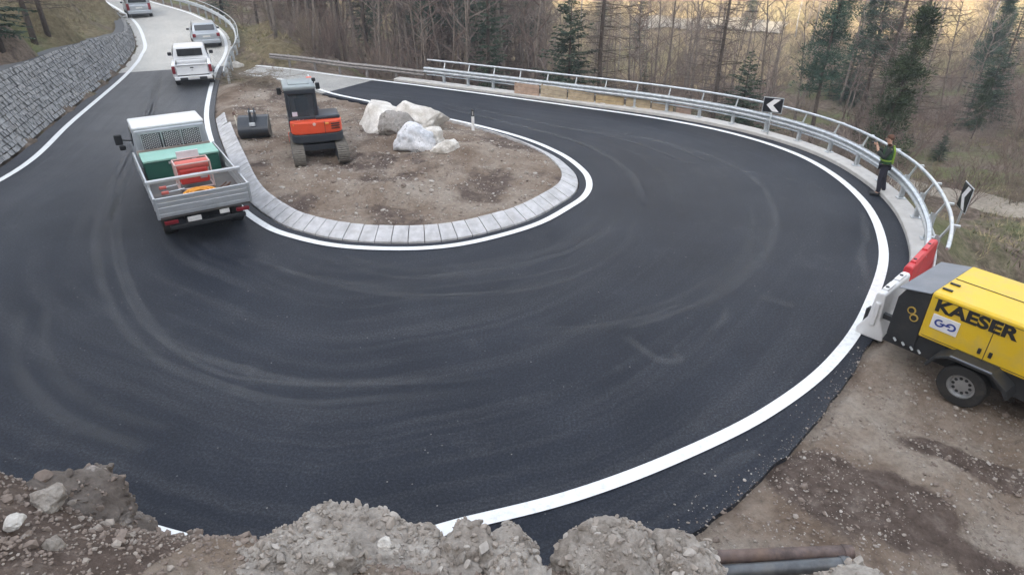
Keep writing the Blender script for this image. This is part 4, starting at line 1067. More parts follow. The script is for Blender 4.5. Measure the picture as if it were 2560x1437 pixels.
# ---------------------------------------------------------------- barriers
def barrier(a, b, m, label, h=.95):
    d = (b-a); L = d.length; root = empty('plastic_barrier', (a+b)/2, atan2(d.y, d.x), label=label, cat='barrier', group='red and white plastic barriers at the road edge')
    prof = [(-.26, 0), (.26, 0), (.26, .14), (.12, .42), (.085, h-.05), (.06, h), (-.06, h), (-.085, h-.05), (-.12, .42), (-.26, .14)]
    k = MB(); k.prism(prof, -L/2, L/2, 'YZ'); body = k.build('barrier_body', m, root, bevel=.03)
    k = MB()
    for s in (-1, 1): k.rbox((s*L*.22, 0, h+.012), (L*.3, .11, .05), .015)
    k.build('top_ridge', m, body)
    for s in (-.3, .25): 
        k = MB(); k.lathe([(0, 0), (.035, 0), (.035, .02), (0, .02)], (s*L, 0, h+.03), 'Z', 12); k.build('filler_cap', M['black_plastic'], body)
    for s in (-1, 1): k = MB(); k.rbox((s*(L/2+.01), 0, h*.55), (.07, .10, h*.5), .02); k.build('end_lug', m, body)
    for s in (-.25, .25):
        k = MB(); k.rbox((s*L, -.2, .07), (.22, .14, .08), .02); k.build('fork_slot', M['black_plastic'], body)
    return root
M['bar_white'] = mat('white_plastic_barrier', (.74, .75, .76), .45, var=.06, dirt=(.4, .37, .33), dirt_amt=.35)
M['bar_red'] = mat('red_plastic_barrier', (.62, .05, .06), .45, var=.2, dirt=(.4, .2, .18), dirt_amt=.3)
za_ = Vector((0, 0, -.02))
barrier(G(2160, 850, 0)+Vector((.12, .1, 0)), G(2232, 785, 0), M['bar_white'], 'white plastic road barrier nearest the yellow compressor', 1.0)
barrier(G(2243, 768, 0)+Vector((0, .05, 0)), G(2305, 690, 0), M['bar_red'], 'red plastic road barrier between the white one and the guardrail end', .95)

def font_mesh(name, cu):
    t = bpy.data.objects.new('tmp', cu); COL.objects.link(t); bpy.context.view_layer.update()
    me = bpy.data.meshes.new_from_object(t.evaluated_get(bpy.context.evaluated_depsgraph_get())); bpy.data.objects.remove(t)
    o = bpy.data.objects.new(name, me); COL.objects.link(o); return o
# ---------------------------------------------------------------- compressor
def compressor():
    o = Vector((7.12, 9.42, 0)); d = Vector((.60, -.80, 0)); az = atan2(d.y, d.x)      # local x = along the body away from its black front, local y = away from the camera
    root = empty('air_compressor', o, az, label='yellow towed air compressor with a black front parked beside the barriers', cat='compressor')
    M['kyellow'] = mat('yellow_enamel', (.74, .50, .02), .42, var=.08, scale=1.2, dirt=(.42, .33, .16), dirt_amt=.6)
    M['kblack'] = mat('black_enamel', (.025, .027, .03), .5, var=.2, dirt=(.10, .09, .08), dirt_amt=.4)
    M['kgrey'] = mat('grey_hood', (.17, .19, .22), .5, var=.15, dirt=(.3, .29, .28), dirt_amt=.3)
    Wc = 1.62; L = 3.4; zb, zt = .82, 1.66
    m = MB(); m.prism([(0, zb), (Wc, zb), (Wc, zt), (Wc-.05, zt+.03), (.05, zt+.03), (0, zt)], 0, L, 'YZ'); m.build('canopy', M['kyellow'], root, bevel=.025)
    m = MB(); m.rbox((L/2, Wc*.5, zt+.036), (L-.06, .015, .012), .003, 1); m.build('lid_seam', M['kblack'], root)
    for yy in (.25, .55):
        m = MB(); m.rbox((.12, yy, zt+.045), (.16, .05, .03), .01); m.build('hinge', M['kblack'], root)
    # black nose with grey top
    m = MB(); m.prism([(-.5, .60), (0.0, .50), (0, zt-.06), (-.10, zt-.04), (-.42, zt-.12), (-.5, zt-.3)], .02, Wc-.02, 'XZ'); m.build('front_panel', M['kblack'], root, bevel=.02)
    m = MB(); m.prism([(-.52, zt-.12), (-.01, zt-.02), (-.01, zt), (-.52, zt-.10)], -.01, Wc+.01, 'XZ'); m.build('front_hood', M['kgrey'], root, bevel=.008)
    m = MB(); m.prism([(-.55, .42), (L, .42), (L, .80), (.0, .80), (-.5, .60)], .06, Wc-.06, 'XZ'); m.build('chassis', M['kblack'], root, bevel=.02)
    # yellow air outlets / letters remains on the black panel
    m = MB()
    for k_, (x, z) in enumerate(((-.22, 1.22), (-.15, 1.1))): m.lathe([(.05, 0), (.07, .0), (.07, .03), (.05, .03)], (x, -.0, z), 'Y', 12)
    m.build('outlet', mat('brass', (.6, .42, .1), .5, .3), root)
    m = MB()
    for x, z in ((-.35, .60), (-.2, .58), (-.05, .56), (.08, .56)): m.tube([(x, .03, z-.03), (x+.03, -.05, z+.01), (x+.06, -.04, z-.03)], .02, 6)
    m.build('air_tap', M['galv'], root)
    # lettering
    def text(s, x, z, size, mt, name, par, sx=1.15):
        cu = bpy.data.curves.new(name, 'FONT'); cu.body = s; cu.size = size; cu.extrude = .002; cu.offset = .012; cu.align_x = 'LEFT'
        cu.materials.append(mt); t = font_mesh(name, cu); t.location = (x, -.008, z); t.rotation_euler = (pi/2, 0, 0); t.scale = (sx, 1, 1); t.parent = par; return t
    lm = mat('letter_black', (.02, .02, .02), .5)
    text('KAESER', .10, 1.40, .29, lm, 'lettering', root, 1.22)
    m = MB(); m.rbox((.33, -.008, 1.20), (.42, .012, .27), .004, 1); st = m.build('sticker', mat('sticker_white', (.75, .76, .78), .5), root)
    bl = mat('sticker_blue', (.03, .06, .3), .5)
    m = MB()
    for cx, a0, a1 in ((.25, .3*pi, 2.1*pi), (.43, -.7*pi, 1.1*pi)):
        n = 22; vs = []
        for i in range(n+1):
            a = a0+(a1-a0)*i/n
            for r in (.045, .078): vs.append((cx+cos(a)*r, -.018, 1.20+sin(a)*r*.9))
        m.add(vs, [(2*i, 2*i+1, 2*i+3, 2*i+2) for i in range(n)])
    m.box((.34, -.018, 1.2), (.16, .002, .025)); m.build('sticker_emblem', bl, st)
    m = MB()
    for x in (1.0, 2.15): m.box((x, -.002, (zb+zt)/2), (.010, .006, zt-zb-.08))
    for z in (zb+.05, zt-.05): m.box((L/2, -.002, z), (L-.1, .006, .008))
    m.build('door_seam', M['kblack'], root)
    for x in (.92, 1.08, 2.07): m = MB(); m.rbox((x, -.012, 1.0), (.05, .025, .10), .008); m.build('latch', M['kblack'], root)
    for k_ in range(6): m = MB(); m.rbox((2.7, -.006, 1.0+.06*k_), (.7, .014, .025), .004); m.build('vent', M['kblack'], root)
    # wheel, arch, axle
    for s, y in ((0, -.13), (1, Wc+.13)):
        w = wheel(root, (.92, y, .37), .37, .24, 'Y', .215)
        m = MB(); pf = [(x_-.1, z_-.06) for x_, z_ in [(.42, .60), (.52, .80), (.72, .92), (1.36, .92), (1.62, .74), (1.68, .60), (1.64, .58), (1.56, .70), (1.34, .87), (.74, .87), (.56, .77), (.47, .58)]]
        m.prism(pf, y-.19, y+.17, 'XZ'); m.build('mudguard', M['kblack'], root, bevel=.012)
    m = MB(); m.cyl((1.02, -.1, .40), (1.02, Wc+.1, .40), .05, 10); m.build('axle', M['kblack'], root)
    m = MB(); m.rbox((.95, -.32, .875), (.62, .03, .03), .008); m.build('mudguard_trim', M['kgrey'], root)
    m = MB(); m.lathe([(0, 0), (.12, 0), (.13, .05), (.07, .08), (0, .08)], (1.35, .72, zt+.03), 'Z', 20); autosmooth(m.build('exhaust_cap', mat('rust_cap', (.12, .05, .03), .7), root), 40)
    m = MB(); m.box((-.95, Wc/2, .5), (.5, .1, .1)); m.tube([(-1.2, Wc/2, .5), (-1.2, Wc/2, .0)], .04, 8); m.build('drawbar', M['kblack'], root)
compressor()

# ---------------------------------------------------------------- excavator
def excavator():
    p = G(800, 388, .12); p.z = .12; root = empty('mini_excavator', p, radians(20), label='orange mini excavator with a closed cab parked on the earth island', cat='excavator'); root.scale = (.97, .97, .97)
    M['korange'] = mat('orange_enamel', (.72, .085, .03), .38, var=.12, scale=3, dirt=(.4, .25, .18), dirt_amt=.25)
    M['track_mud'] = mat('muddy_track', (.20, .185, .16), .9, var=.45, scale=8, bmp=.6, bscale=25)
    M['dgrey'] = mat('dark_grey_enamel', (.03, .038, .05), .45, dirt=(.12, .11, .1), dirt_amt=.35)
    # tracks
    for s in (-1, 1):
        L = 1.15; r = .30; cx = s*.74
        pts = []
        for i in range(13): a = pi/2-pi*i/12; pts.append((L*.92+cos(a)*r, r+sin(a)*r))
        for i in range(13): a = -pi/2-pi*i/12; pts.append((-L*.92+cos(a)*r, r+sin(a)*r))
        m = MB(); m.prism(pts, cx-.19, cx+.19, 'YZ'); tb = m.build('track', M['track_mud'], root)
        m = MB(); per = []
        for i in range(len(pts)):
            a, b = Vector(pts[i]), Vector(pts[(i+1) % len(pts)]); n = max(1, int((b-a).length/.1))
            for j in range(n): q = a.lerp(b, j/n); t = (b-a).normalized(); per.append((q, t))
        for q, t in per:
            R = Matrix(((1, 0, 0), (0, t.x, -t.y), (0, t.y, t.x))); m.box((cx, q.x, q.y), (.385, .045, .05), M=R)
        m.build('track_shoes', M['track_mud'], tb)
        for y in (-1.05, -.6, -.2, .2, .6, 1.05):
            m = MB(); rr = .22 if abs(y) > 1 else .1; m.lathe([(0, -.2), (rr, -.2), (rr, .2), (0, .2)], (cx, y, .30 if abs(y) > 1 else .16), 'X', 16); m.build('roller', M['dgrey'], tb)
    m = MB(); m.rbox((0, 0, .48), (1.15, 1.3, .22), .04); m.cyl((0, 0, .5), (0, 0, .72), .42, 24); m.build('undercarriage', M['dgrey'], root)
    m = MB(); m.rbox((0, 1.62, .32), (1.9, .08, .36), .02); m.rbox((.4, 1.3, .38), (.12, .7, .12), .01); m.rbox((-.4, 1.3, .38), (.12, .7, .12), .01); m.build('dozer_blade', M['korange'], root)
    # house: lower skirt, counterweight, engine hood
    H_ = empty  # noqa
    def rear(y0, y1, z0, z1, r=.86, sq=.84):
        n = 16; pts = [(-r, y1)]
        for i in range(n+1): a = pi+pi*i/n; pts.append((r*math.copysign(abs(cos(a))**.42, cos(a)), y0*.0-.30+sin(a)**1*.62*sq*1.0 if False else -.32-abs(sin(a))**.6*.50))
        pts.append((r, y1)); m = MB(); m.prism(pts, z0, z1, 'XY'); return m
    rear(0, .75, .70, .98, .88).build('counterweight', M['dgrey'], root, bevel=.03)
    m = rear(0, .2, .985, 1.42, .87); cw = m.build('engine_cover', M['korange'], root, bevel=.05)
    m = MB(); m.rbox((.42, -.05, 1.47), (.82, 1.05, .14), .05, 3); autosmooth(m.build('hood', M['dgrey'], root), 40)
    for k_ in range(3):
        m = MB(); m.rbox((.62, -.805+.012*k_, 1.31-.085*k_), (.30, .05, .045), .01, rz=.16); m.build('vent', mat('vent_dark', (.1, .03, .02), .6), cw)
    m = MB(); m.box((.26, -.815, 1.2), (.012, .02, .42)); m.build('panel_gap', M['dgrey'], cw)
    for x, y in ((-.72, -.70), (.34, -.825)): m = MB(); m.rbox((x, y, 1.33), (.12, .04, .07), .012); m.build('lamp', mat('amber', (.8, .35, .08), .3), cw)
    m = MB(); m.lathe([(0, 0), (.055, 0), (.055, .01), (0, .01)], (-.08, -.825, 1.33), 'Y', 16, M=Matrix.Rotation(pi/2, 3, 'X')); m.build('round_badge', mat('badge_white', (.75, .5, .45), .4), cw)
    m = MB(); m.rbox((0, .55, .86), (1.66, .8, .3), .04); m.build('deck', M['dgrey'], root)
    # cab
    cx = -.37
    m = MB()
    for x, y in ((-.47, -.38), (.47, -.38), (-.47, .95), (.47, .85)): m.rbox((cx+x*.98, y, 1.86), (.09, .09, 1.12), .015)
    m.rbox((cx, -.40, 1.38), (1.02, .1, .28), .03); m.rbox((cx, .9, 1.25), (1.02, .1, .4), .03); m.rbox((cx-.48, .25, 1.22), (.07, 1.3, .5), .02); m.rbox((cx+.48, .25, 1.22), (.07, 1.3, .5), .02)
    m.rbox((cx, -.40, 2.36), (1.0, .09, .14), .02)
    cab = m.build('cab', M['dgrey'], root)
    m = MB(); m.rbox((cx, .28, 2.48), (1.08, 1.45, .14), .055, 3); m.rbox((cx, .3, 2.56), (.7, .9, .05), .02); autosmooth(m.build('cab_roof', mat('pale_roof', (.28, .32, .33), .5), root), 40)
    gm, gn, gb = newmat('cab_glass'); gb.inputs['Base Color'].default_value = (.06, .075, .09, 1); gb.inputs['Roughness'].default_value = .05; gb.inputs['Transmission Weight'].default_value = 0; gb.inputs['Alpha'].default_value = .55
    for c, d, nm in (((cx, -.385, 1.9), (.86, .012, .80), 'rear_glass'), ((cx, .93, 1.9), (.86, .012, .90), 'front_glass'), ((cx-.475, .28, 1.93), (.012, 1.2, .85), 'side_glass'), ((cx+.475, .28, 1.93), (.012, 1.15, .85), 'side_glass')):
        m = MB(); m.box(c, d); m.build(nm, gm, cab)
    m = MB(); m.rbox((cx, .12, 1.45), (.5, .5, .14), .05); m.rbox((cx, -.14, 1.78), (.46, .14, .66), .06, M=Matrix.Rotation(-.1, 3, 'X')); m.rbox((cx, -.16, 2.15), (.26, .1, .18), .04); autosmooth(m.build('seat', M['black_plastic'], root), 40)
    m = MB(); m.rbox((cx-.28, -.40, 1.62), (.17, .01, .15), .003); m.build('sticker', mat('stick', (.7, .68, .75), .5), cab)
    cu = bpy.data.curves.new('lettering', 'FONT'); cu.body = 'Kubota'; cu.size = .16; cu.extrude = .002; cu.offset = .004; cu.align_x = 'CENTER'; cu.materials.append(mat('letter_pale', (.6, .62, .66), .5))
    t = font_mesh('lettering', cu); t.location = (cx, -.456, 1.33); t.rotation_euler = (pi/2, 0, 0); t.parent = cab
    for x, z in ((.62, 2.30), (-.60, 2.20)):
        m = MB(); m.tube([(cx+math.copysign(.5, x), .8, z-.1), (cx+x*1.0, .85, z-.02)], .015, 6); m.rbox((cx+x*1.1, .85, z-.03), (.15, .06, .24), .03); m.build('mirror', M['black_plastic'], root)
    m = MB(); m.tube([(cx+.5, .0, 2.5), (cx+.52, .0, 2.62)], .02, 6); m.rbox((cx+.52, 0, 2.66), (.13, .1, .12), .03); m.build('work_lamp', M['black_plastic'], root)
    # boom folded in front of the cab
    m = MB(); B1 = [(.12, 1.05, .95), (.12, 1.85, 1.75), (.12, 2.2, 2.15), (.12, 2.2, 2.3)]
    for a, b, w in ((B1[0], B1[1], .34), (B1[1], B1[2], .30), (B1[2], B1[3], .22)):
        a, b = Vector(a), Vector(b); q = (b-a); R = Matrix((Vector((1, 0, 0)), Vector((0, q.z, -q.y)).normalized(), q.normalized())).transposed(); m.rbox((a+b)/2, (.2, w, q.length+.1), .03, M=R)
    m.build('boom', M['korange'], root)
    m = MB(); a, b = Vector((.12, 2.4, 2.2)), Vector((.12, 2.15, 1.0)); q = b-a; R = Matrix((Vector((1, 0, 0)), Vector((0, q.z, -q.y)).normalized(), q.normalized())).transposed(); m.rbox((a+b)/2, (.17, .26, q.length), .03, M=R); m.build('arm', M['korange'], root)
    m = MB(); m.tube([(.12, 1.6, 1.1), (.12, 2.2, 2.1)], .06, 10); m.tube([(.12, 2.1, 2.0), (.12, 2.35, 2.4)], .035, 10); m.build('cylinder', M['galv'], root)
    m = MB()
    for x in (.02, .22): m.tube([(x, .95, 1.1), (x, 1.5, 1.75), (x, 2.05, 2.2), (x, 2.3, 2.1), (x, 2.25, 1.6)], .02, 6)
    m.build('hoses', M['black_plastic'], root)
    m = MB(); m.prism([(1.75, 1.2), (2.45, 1.2), (2.5, .6), (2.2, .25), (1.8, .3), (1.65, .7)], -.1, .34, 'YZ'); m.build('bucket', M['dgrey'], root, bevel=.02)
excavator()
def loose_bucket():
    p = G(643, 349, .12); root = empty('digger_bucket', (p.x, p.y, .12), radians(12), label='dark steel digger bucket lying on the earth left of the excavator', cat='bucket')
    root.scale = (.95, 1.1, 1.3)
    W_ = .56; n = 14
    out = [(.30, .02)]+[(-.02-.42*sin(pi*i/n)*1.0, .04+.62*(i/n)+.0) for i in range(n+1)]+[(.2, .68)]
    inn = [(a+(.025 if k else 0), z*.93+.03) for k, (a, z) in enumerate(out)][::-1]
    m = MB(); m.prism(out+inn, -W_, W_, 'YZ'); m.build('shell', M['dgrey'], root, bevel=.01)
    for s in (-1, 1):
        m = MB(); m.prism(out, s*W_-.015, s*W_+.015, 'YZ'); m.build('side_plate', mat('worn_steel', (.1, .1, .095), .6, .3, dirt=(.2, .17, .13), dirt_amt=.6), root)
    for s in (-.09, .09):
        m = MB(); m.prism([(-.25, .58), (.1, .66), (.08, .86), (-.05, .92), (-.2, .8)], s-.02, s+.02, 'YZ'); m.build('ear', M['dgrey'], root)
    m = MB(); m.cyl((-.14, -.06, .82), (.14, -.06, .82), .03, 10); m.build('pin', M['galv'], root)
    m = MB(); m.rbox((0, -.38, .52), (.22, .04, .10), .01, M=Matrix.Rotation(-.3, 3, 'X')); m.build('name_plate', M['galv'], root)
    for k_ in range(5):
        m = MB(); m.rbox((-.46+.23*k_, .36, .03), (.07, .16, .05), .012); m.build('tooth', M['galv'], root)
loose_bucket()
a = G(603, 345, .2); b = B(585, 288, a.y+.6)
root = empty('wooden_stake', a, label='pale wooden stake with a dark tip leaning beside the loose bucket', cat='stake')
d = b-a; R = d.to_track_quat('Z', 'X').to_matrix(); m = MB(); m.rbox(d/2, (.10, .045, d.length), .006, 1, M=R); m.build('plank', mat('pale_board', (.5, .46, .38), .8, var=.3), root)
m = MB(); m.rbox(d*1.04, (.13, .09, .16), .02, 1, M=R); m.build('dark_tip', M['brownstuff'], root)

# ---------------------------------------------------------------- person
def skin(name, joints, edges, m, parent, root_i=0, sub=2):
    me = bpy.data.meshes.new(name); me.from_pydata([j[0] for j in joints], edges, []); me.update()
    o = bpy.data.objects.new(name, me); COL.objects.link(o); me.materials.append(m); o.parent = parent
    sk = o.modifiers.new('skin', 'SKIN'); sk.use_smooth_shade = True
    for i, j in enumerate(joints):
        r = j[1]; me.skin_vertices[0].data[i].radius = (r, r) if not hasattr(r, '__len__') else r
        me.skin_vertices[0].data[i].use_root = (i == root_i)
    sb = o.modifiers.new('sub', 'SUBSURF'); sb.levels = sub; sb.render_levels = sub
    return o
def person():
    p = G(2192, 486, 0); root = empty('person', (p.x, p.y, .0), radians(62), label='person in dark clothes and green vest standing at the guardrail, filming with a camera', cat='person')
    sk = mat('skin', (.5, .3, .22), .6); dk = mat('dark_jacket', (.022, .03, .026), .85, var=.3, scale=8); tr = mat('dark_trousers', (.025, .024, .04), .85, var=.3, scale=8)
    # body faces local +y; one continuous figure
    J = [((0, 0, .98), (.15, .11)), ((0, .01, 1.18), (.15, .105)), ((0, .0, 1.38), (.175, .11)), ((0, .01, 1.50), (.07, .065)), ((0, .05, 1.58), (.055, .055)), ((0, .07, 1.68), (.075, .09)), ((0, .075, 1.77), (.06, .075)),
         ((-.19, .0, 1.43), .06), ((-.25, .10, 1.19), .05), ((-.13, .30, 1.36), .038), ((-.06, .36, 1.50), .03),
         ((.19, .0, 1.43), .06), ((.26, .08, 1.20), .05), ((.14, .30, 1.36), .038), ((.06, .36, 1.50), .03),
         ((-.09, 0, .90), .095), ((-.11, .03, .50), .065), ((-.11, -.01, .09), .045), ((-.11, .14, .04), .04),
         ((.09, 0, .90), .095), ((.11, -.06, .50), .065), ((.12, -.16, .09), .045), ((.12, -.01, .04), .04)]
    E_ = [(0, 1), (1, 2), (2, 3), (3, 4), (4, 5), (5, 6), (2, 7), (7, 8), (8, 9), (9, 10), (2, 11), (11, 12), (12, 13), (13, 14), (0, 15), (15, 16), (16, 17), (17, 18), (0, 19), (19, 20), (20, 21), (21, 22)]
    body = skin('body', J, E_, sk, root)
    def grow(j, k): return (j[0], tuple(x+k for x in j[1]) if hasattr(j[1], '__len__') else j[1]+k)
    idx = [0, 15, 16, 17, 19, 20, 21]; mp = {v: i for i, v in enumerate(idx)}
    skin('trousers', [grow(J[i], .018) for i in idx], [(mp[a], mp[b]) for a, b in E_ if a in mp and b in mp], tr, body)
    idx = [0, 1, 2, 3, 7, 8, 9, 11, 12, 13]; mp = {v: i for i, v in enumerate(idx)}
    jk = [grow(J[i], .022) for i in idx]
    skin('jacket', jk, [(mp[a], mp[b]) for a, b in E_ if a in mp and b in mp], dk, body)
    ve = MB(); gv = mat('green_vest', (.02, .075, .025), .7, var=.3); hv = mat('yellow_band', (.22, .36, .04), .6)
    n = 20
    def ring(z, rx, ry, y0=0): return [(cos(2*pi*i/n)*rx, y0+sin(2*pi*i/n)*ry, z) for i in range(n)]
    rows = [ring(1.0, .205, .165), ring(1.2, .20, .155, .01), ring(1.38, .21, .15), ring(1.48, .15, .11)]
    ve.add([q for r in rows for q in r], [(k*n+i, k*n+(i+1) % n, (k+1)*n+(i+1) % n, (k+1)*n+i) for k in range(3) for i in range(n)]); vo = autosmooth(ve.build('vest', gv, body), 60)
    b2 = MB()
    for s in (-1, 1):
        for yy in (-1,):
            b2.tube([(s*.10, -.16*1, 1.02), (s*.10, -.155, 1.2), (s*.105, -.145, 1.38), (s*.09, -.09, 1.5)], .028, 6)
    b2.tube([(cos(2*pi*i/n)*.212, .01+sin(2*pi*i/n)*.168, 1.1) for i in range(n+1)], .02, 5)
    b2.build('reflective_band', hv, vo)
    hr_ = MB()
    bm = bmesh.new(); bmesh.ops.create_icosphere(bm, subdivisions=3, radius=1)
    vs = []; 
    for v in bm.verts:
        k = 1+.1*mnoise.noise(v.co*4); vs.append((v.co.x*.092*k, .055+v.co.y*.108*k, max(1.715+.02*v.co.y*2, 1.76+v.co.z*.085*k) if v.co.y > .1 else max(1.64, 1.75+v.co.z*.095*k)))
    bm.verts.index_update(); hr_.add(vs, [[v.index for v in f.verts] for f in bm.faces]); bm.free(); autosmooth(hr_.build('hair', mat('brown_hair', (.10, .045, .025), .8), body), 60)
    f = MB(); f.rbox((0, .165, 1.69), (.025, .04, .05), .01); f.build('nose', sk, body)
    f = MB()
    for s in (-1, 1): f.lathe([(0, 0), (.011, 0), (.011, .01), (0, .012)], (s*.032, .150, 1.715), 'Y', 8)
    f.build('eyes', M['black_plastic'], body)
    for s in (-1, 1):
        f = MB(); f.rbox((s*.085, .065, 1.69), (.02, .035, .06), .008); f.build('ear', sk, body)
        sh_ = MB(); y = .07 if s < 0 else -.08; sh_.rbox((s*.115, y, .05), (.10, .28, .10), .035, 3); autosmooth(sh_.build('shoe', M['black_plastic'], body), 60)
        # hand: palm and five fingers closing on the camera
        hx = s*.065; hj = [((hx, .355, 1.49), .026), ((hx*.95, .385, 1.53), .027)]; he = [(0, 1)]
        for q in range(4):
            k_ = len(hj); z = 1.505+.018*q
            hj += [((hx*1.1, .40, z), .009), ((hx*.95, .435+.004*q, z+.006), .008), ((hx*.5, .452, z+.008), .0075)]; he += [(1, k_), (k_, k_+1), (k_+1, k_+2)]
        k_ = len(hj); hj += [((hx*.75, .375, 1.555), .010), ((hx*.4, .40, 1.585), .009)]; he += [(1, k_), (k_, k_+1)]
        skin('hand', hj, he, sk, body, sub=1)
    r = empty('camera_held', (p.x, p.y, 0), radians(62), label='small dark camera held at eye level by the person at the guardrail', cat='camera')
    m = MB(); m.rbox((0, .415, 1.55), (.12, .055, .09), .012); m.build('camera_body', M['black_plastic'], r)
    m = MB(); m.lathe([(0, 0), (.032, 0), (.034, .08), (.026, .085), (0, .08)], (0, .44, 1.55), 'Y', 16, M=Matrix.Rotation(-pi/2, 3, 'X')); autosmooth(m.build('lens', M['black_plastic'], r), 40)
person()
# ---------------------------------------------------------------- vegetation
M['bark_grey'] = mat('grey_bark', (.21, .18, .155), .95, var=.45, scale=6, bmp=.4)
M['bark_dark'] = mat('dark_bark', (.10, .08, .068), .95, var=.4, scale=6, bmp=.4)
M['bark_pale'] = mat('pale_birch_bark', (.36, .345, .33), .85, var=.5, scale=5)
M['twig'] = mat('bare_twigs', (.26, .215, .19), .95, var=.35, scale=1.2)
M['twig_pale'] = mat('pale_twigs', (.24, .20, .15), .95, var=.3, scale=1.2)
M['twig_red'] = mat('reddish_twigs', (.19, .14, .12), .95, var=.35, scale=1.2)
def leafmat(name, c, c2):
    m, n, b = newmat(name); b.inputs['Roughness'].default_value = .7; b.inputs['Specular IOR Level'].default_value = .25
    n.links.new(ramp(n, tex(n, 1.3, 4), [(.35, c2), (.65, c)]), b.inputs['Base Color']); return m
M['needle_dark'] = leafmat('dark_needles', (.06, .09, .06), (.025, .042, .03))
M['needle_teal'] = leafmat('teal_pine_needles', (.06, .11, .08), (.03, .06, .045))
M['needle_green'] = leafmat('green_needles', (.055, .08, .04), (.028, .045, .022))
def t3(mb, a, b, r0, r1, n=3):
    mb.tube([a, b], [r0, r1], n, caps=False)
def grow(mb, rnd, p, d, L, r, depth, spread=.6, up=.15, kids=6, tw=None):
    seg = 3 if depth > 0 else 2; pts = [p.copy()]; q = p.copy(); dd = d.copy()
    for i in range(seg):
        dd = (dd+Vector((rnd.gauss(0, .12), rnd.gauss(0, .12), rnd.gauss(0, .08)+up*.3))).normalized(); q = q+dd*L/seg; pts.append(q.copy())
    mb.tube(pts, [r*(1-.75*i/seg) for i in range(seg+1)], 4 if depth > 1 else 3, caps=False)
    if depth <= 0: return
    for k in range(kids):
        t = rnd.uniform(.2, 1.)*seg; i = min(int(t), seg-1); s = pts[i].lerp(pts[i+1], t-i)
        ax = Vector((rnd.gauss(0, 1), rnd.gauss(0, 1), rnd.gauss(0, .5))).normalized()
        nd = (dd*(1-spread)+ax*spread+Vector((0, 0, up))).normalized()
        grow(mb, rnd, s, nd, L*rnd.uniform(.35, .6), max(.008, r*.42), depth-1, spread, up, kids, tw)
def bare_tree(seed, h, slim=.5, twig='twig', bark='bark_grey', low=.25, kids=5, n1=16, name='bare_tree'):
    rnd = random.Random(seed); root = empty(name, (0, 0, 0))
    q = Vector((0, 0, -.5)); pts = [q.copy()]; d = Vector((rnd.gauss(0, .03), rnd.gauss(0, .03), 1))
    n = 9
    for i in range(n): d = (d+Vector((rnd.gauss(0, .045), rnd.gauss(0, .045), .25))).normalized(); q = q+d*(h+.5)/n; pts.append(q.copy())
    r0 = h*.0085+.02
    t = MB(); t.tube(pts, [r0*(1-.88*i/n) for i in range(n+1)], 7); t.build('trunk', M[bark], root, smooth=True)
    c = MB()
    for k in range(n1):
        f = low+(1-low)*(k+rnd.random())/n1; i = min(int(f*n), n-1); s = pts[i].lerp(pts[i+1], f*n-i); a = k*2.4+rnd.uniform(-.5, .5)
        dr = Vector((cos(a), sin(a), rnd.uniform(.35, 1.1))).normalized(); grow(c, rnd, s, dr, h*slim*(1-.55*f)*rnd.uniform(.6, 1.1)*.6, max(.012, r0*.33), 2, .55, .12, kids)
    c.build('crown', M[twig], root); return root
def larch(seed, h, name='larch_tree', bark='bark_dark', twig='bark_dark'):
    rnd = random.Random(seed); root = empty(name, (0, 0, 0)); r0 = h*.009+.03
    pts = [Vector((rnd.gauss(0, .01)*i, rnd.gauss(0, .01)*i, -.6+(h+.6)*i/8)) for i in range(9)]
    t = MB(); t.tube(pts, [r0*(1-.9*i/8) for i in range(9)], 8); t.build('trunk', M[bark], root, smooth=True)
    c = MB(); z = h*.12
    while z < h*.98:
        for k in range(3):
            a = rnd.uniform(0, 2*pi); L = (1-z/h)**.7*h*.19*rnd.uniform(.5, 1.25)+.2; s = Vector((0, 0, z)); p = [s]
            d = Vector((cos(a), sin(a), rnd.uniform(-.05, .25)))
            for i in range(4): d = (d+Vector((0, 0, -.08+.07*i))).normalized(); p.append(p[-1]+d*L/4)
            c.tube(p, [.022, .018, .014, .01, .006], 3, caps=False)
            for j in range(9):
                f = rnd.uniform(.3, 4); i = min(int(f), 3); s2 = p[i].lerp(p[i+1], f-i); b = a+rnd.choice((-1, 1))*rnd.uniform(.5, 1.3)
                e = s2+Vector((cos(b), sin(b), rnd.uniform(-.7, .2)))*L*rnd.uniform(.12, .35); t3(c, s2, e, .009, .004)
        z += rnd.uniform(.14, .30)
    c.build('crown', M[twig], root); return root
def leafcard(mb, c, d, L, w, rnd):
    n = d.orthogonal().normalized(); a = rnd.uniform(0, pi); n = (Matrix.Rotation(a, 3, d)@n)
    mb.add([c-n*w*.3, c+d*L*.5-n*w*.5, c+d*L, c+d*L*.5+n*w*.5], [(0, 1, 2, 3)])
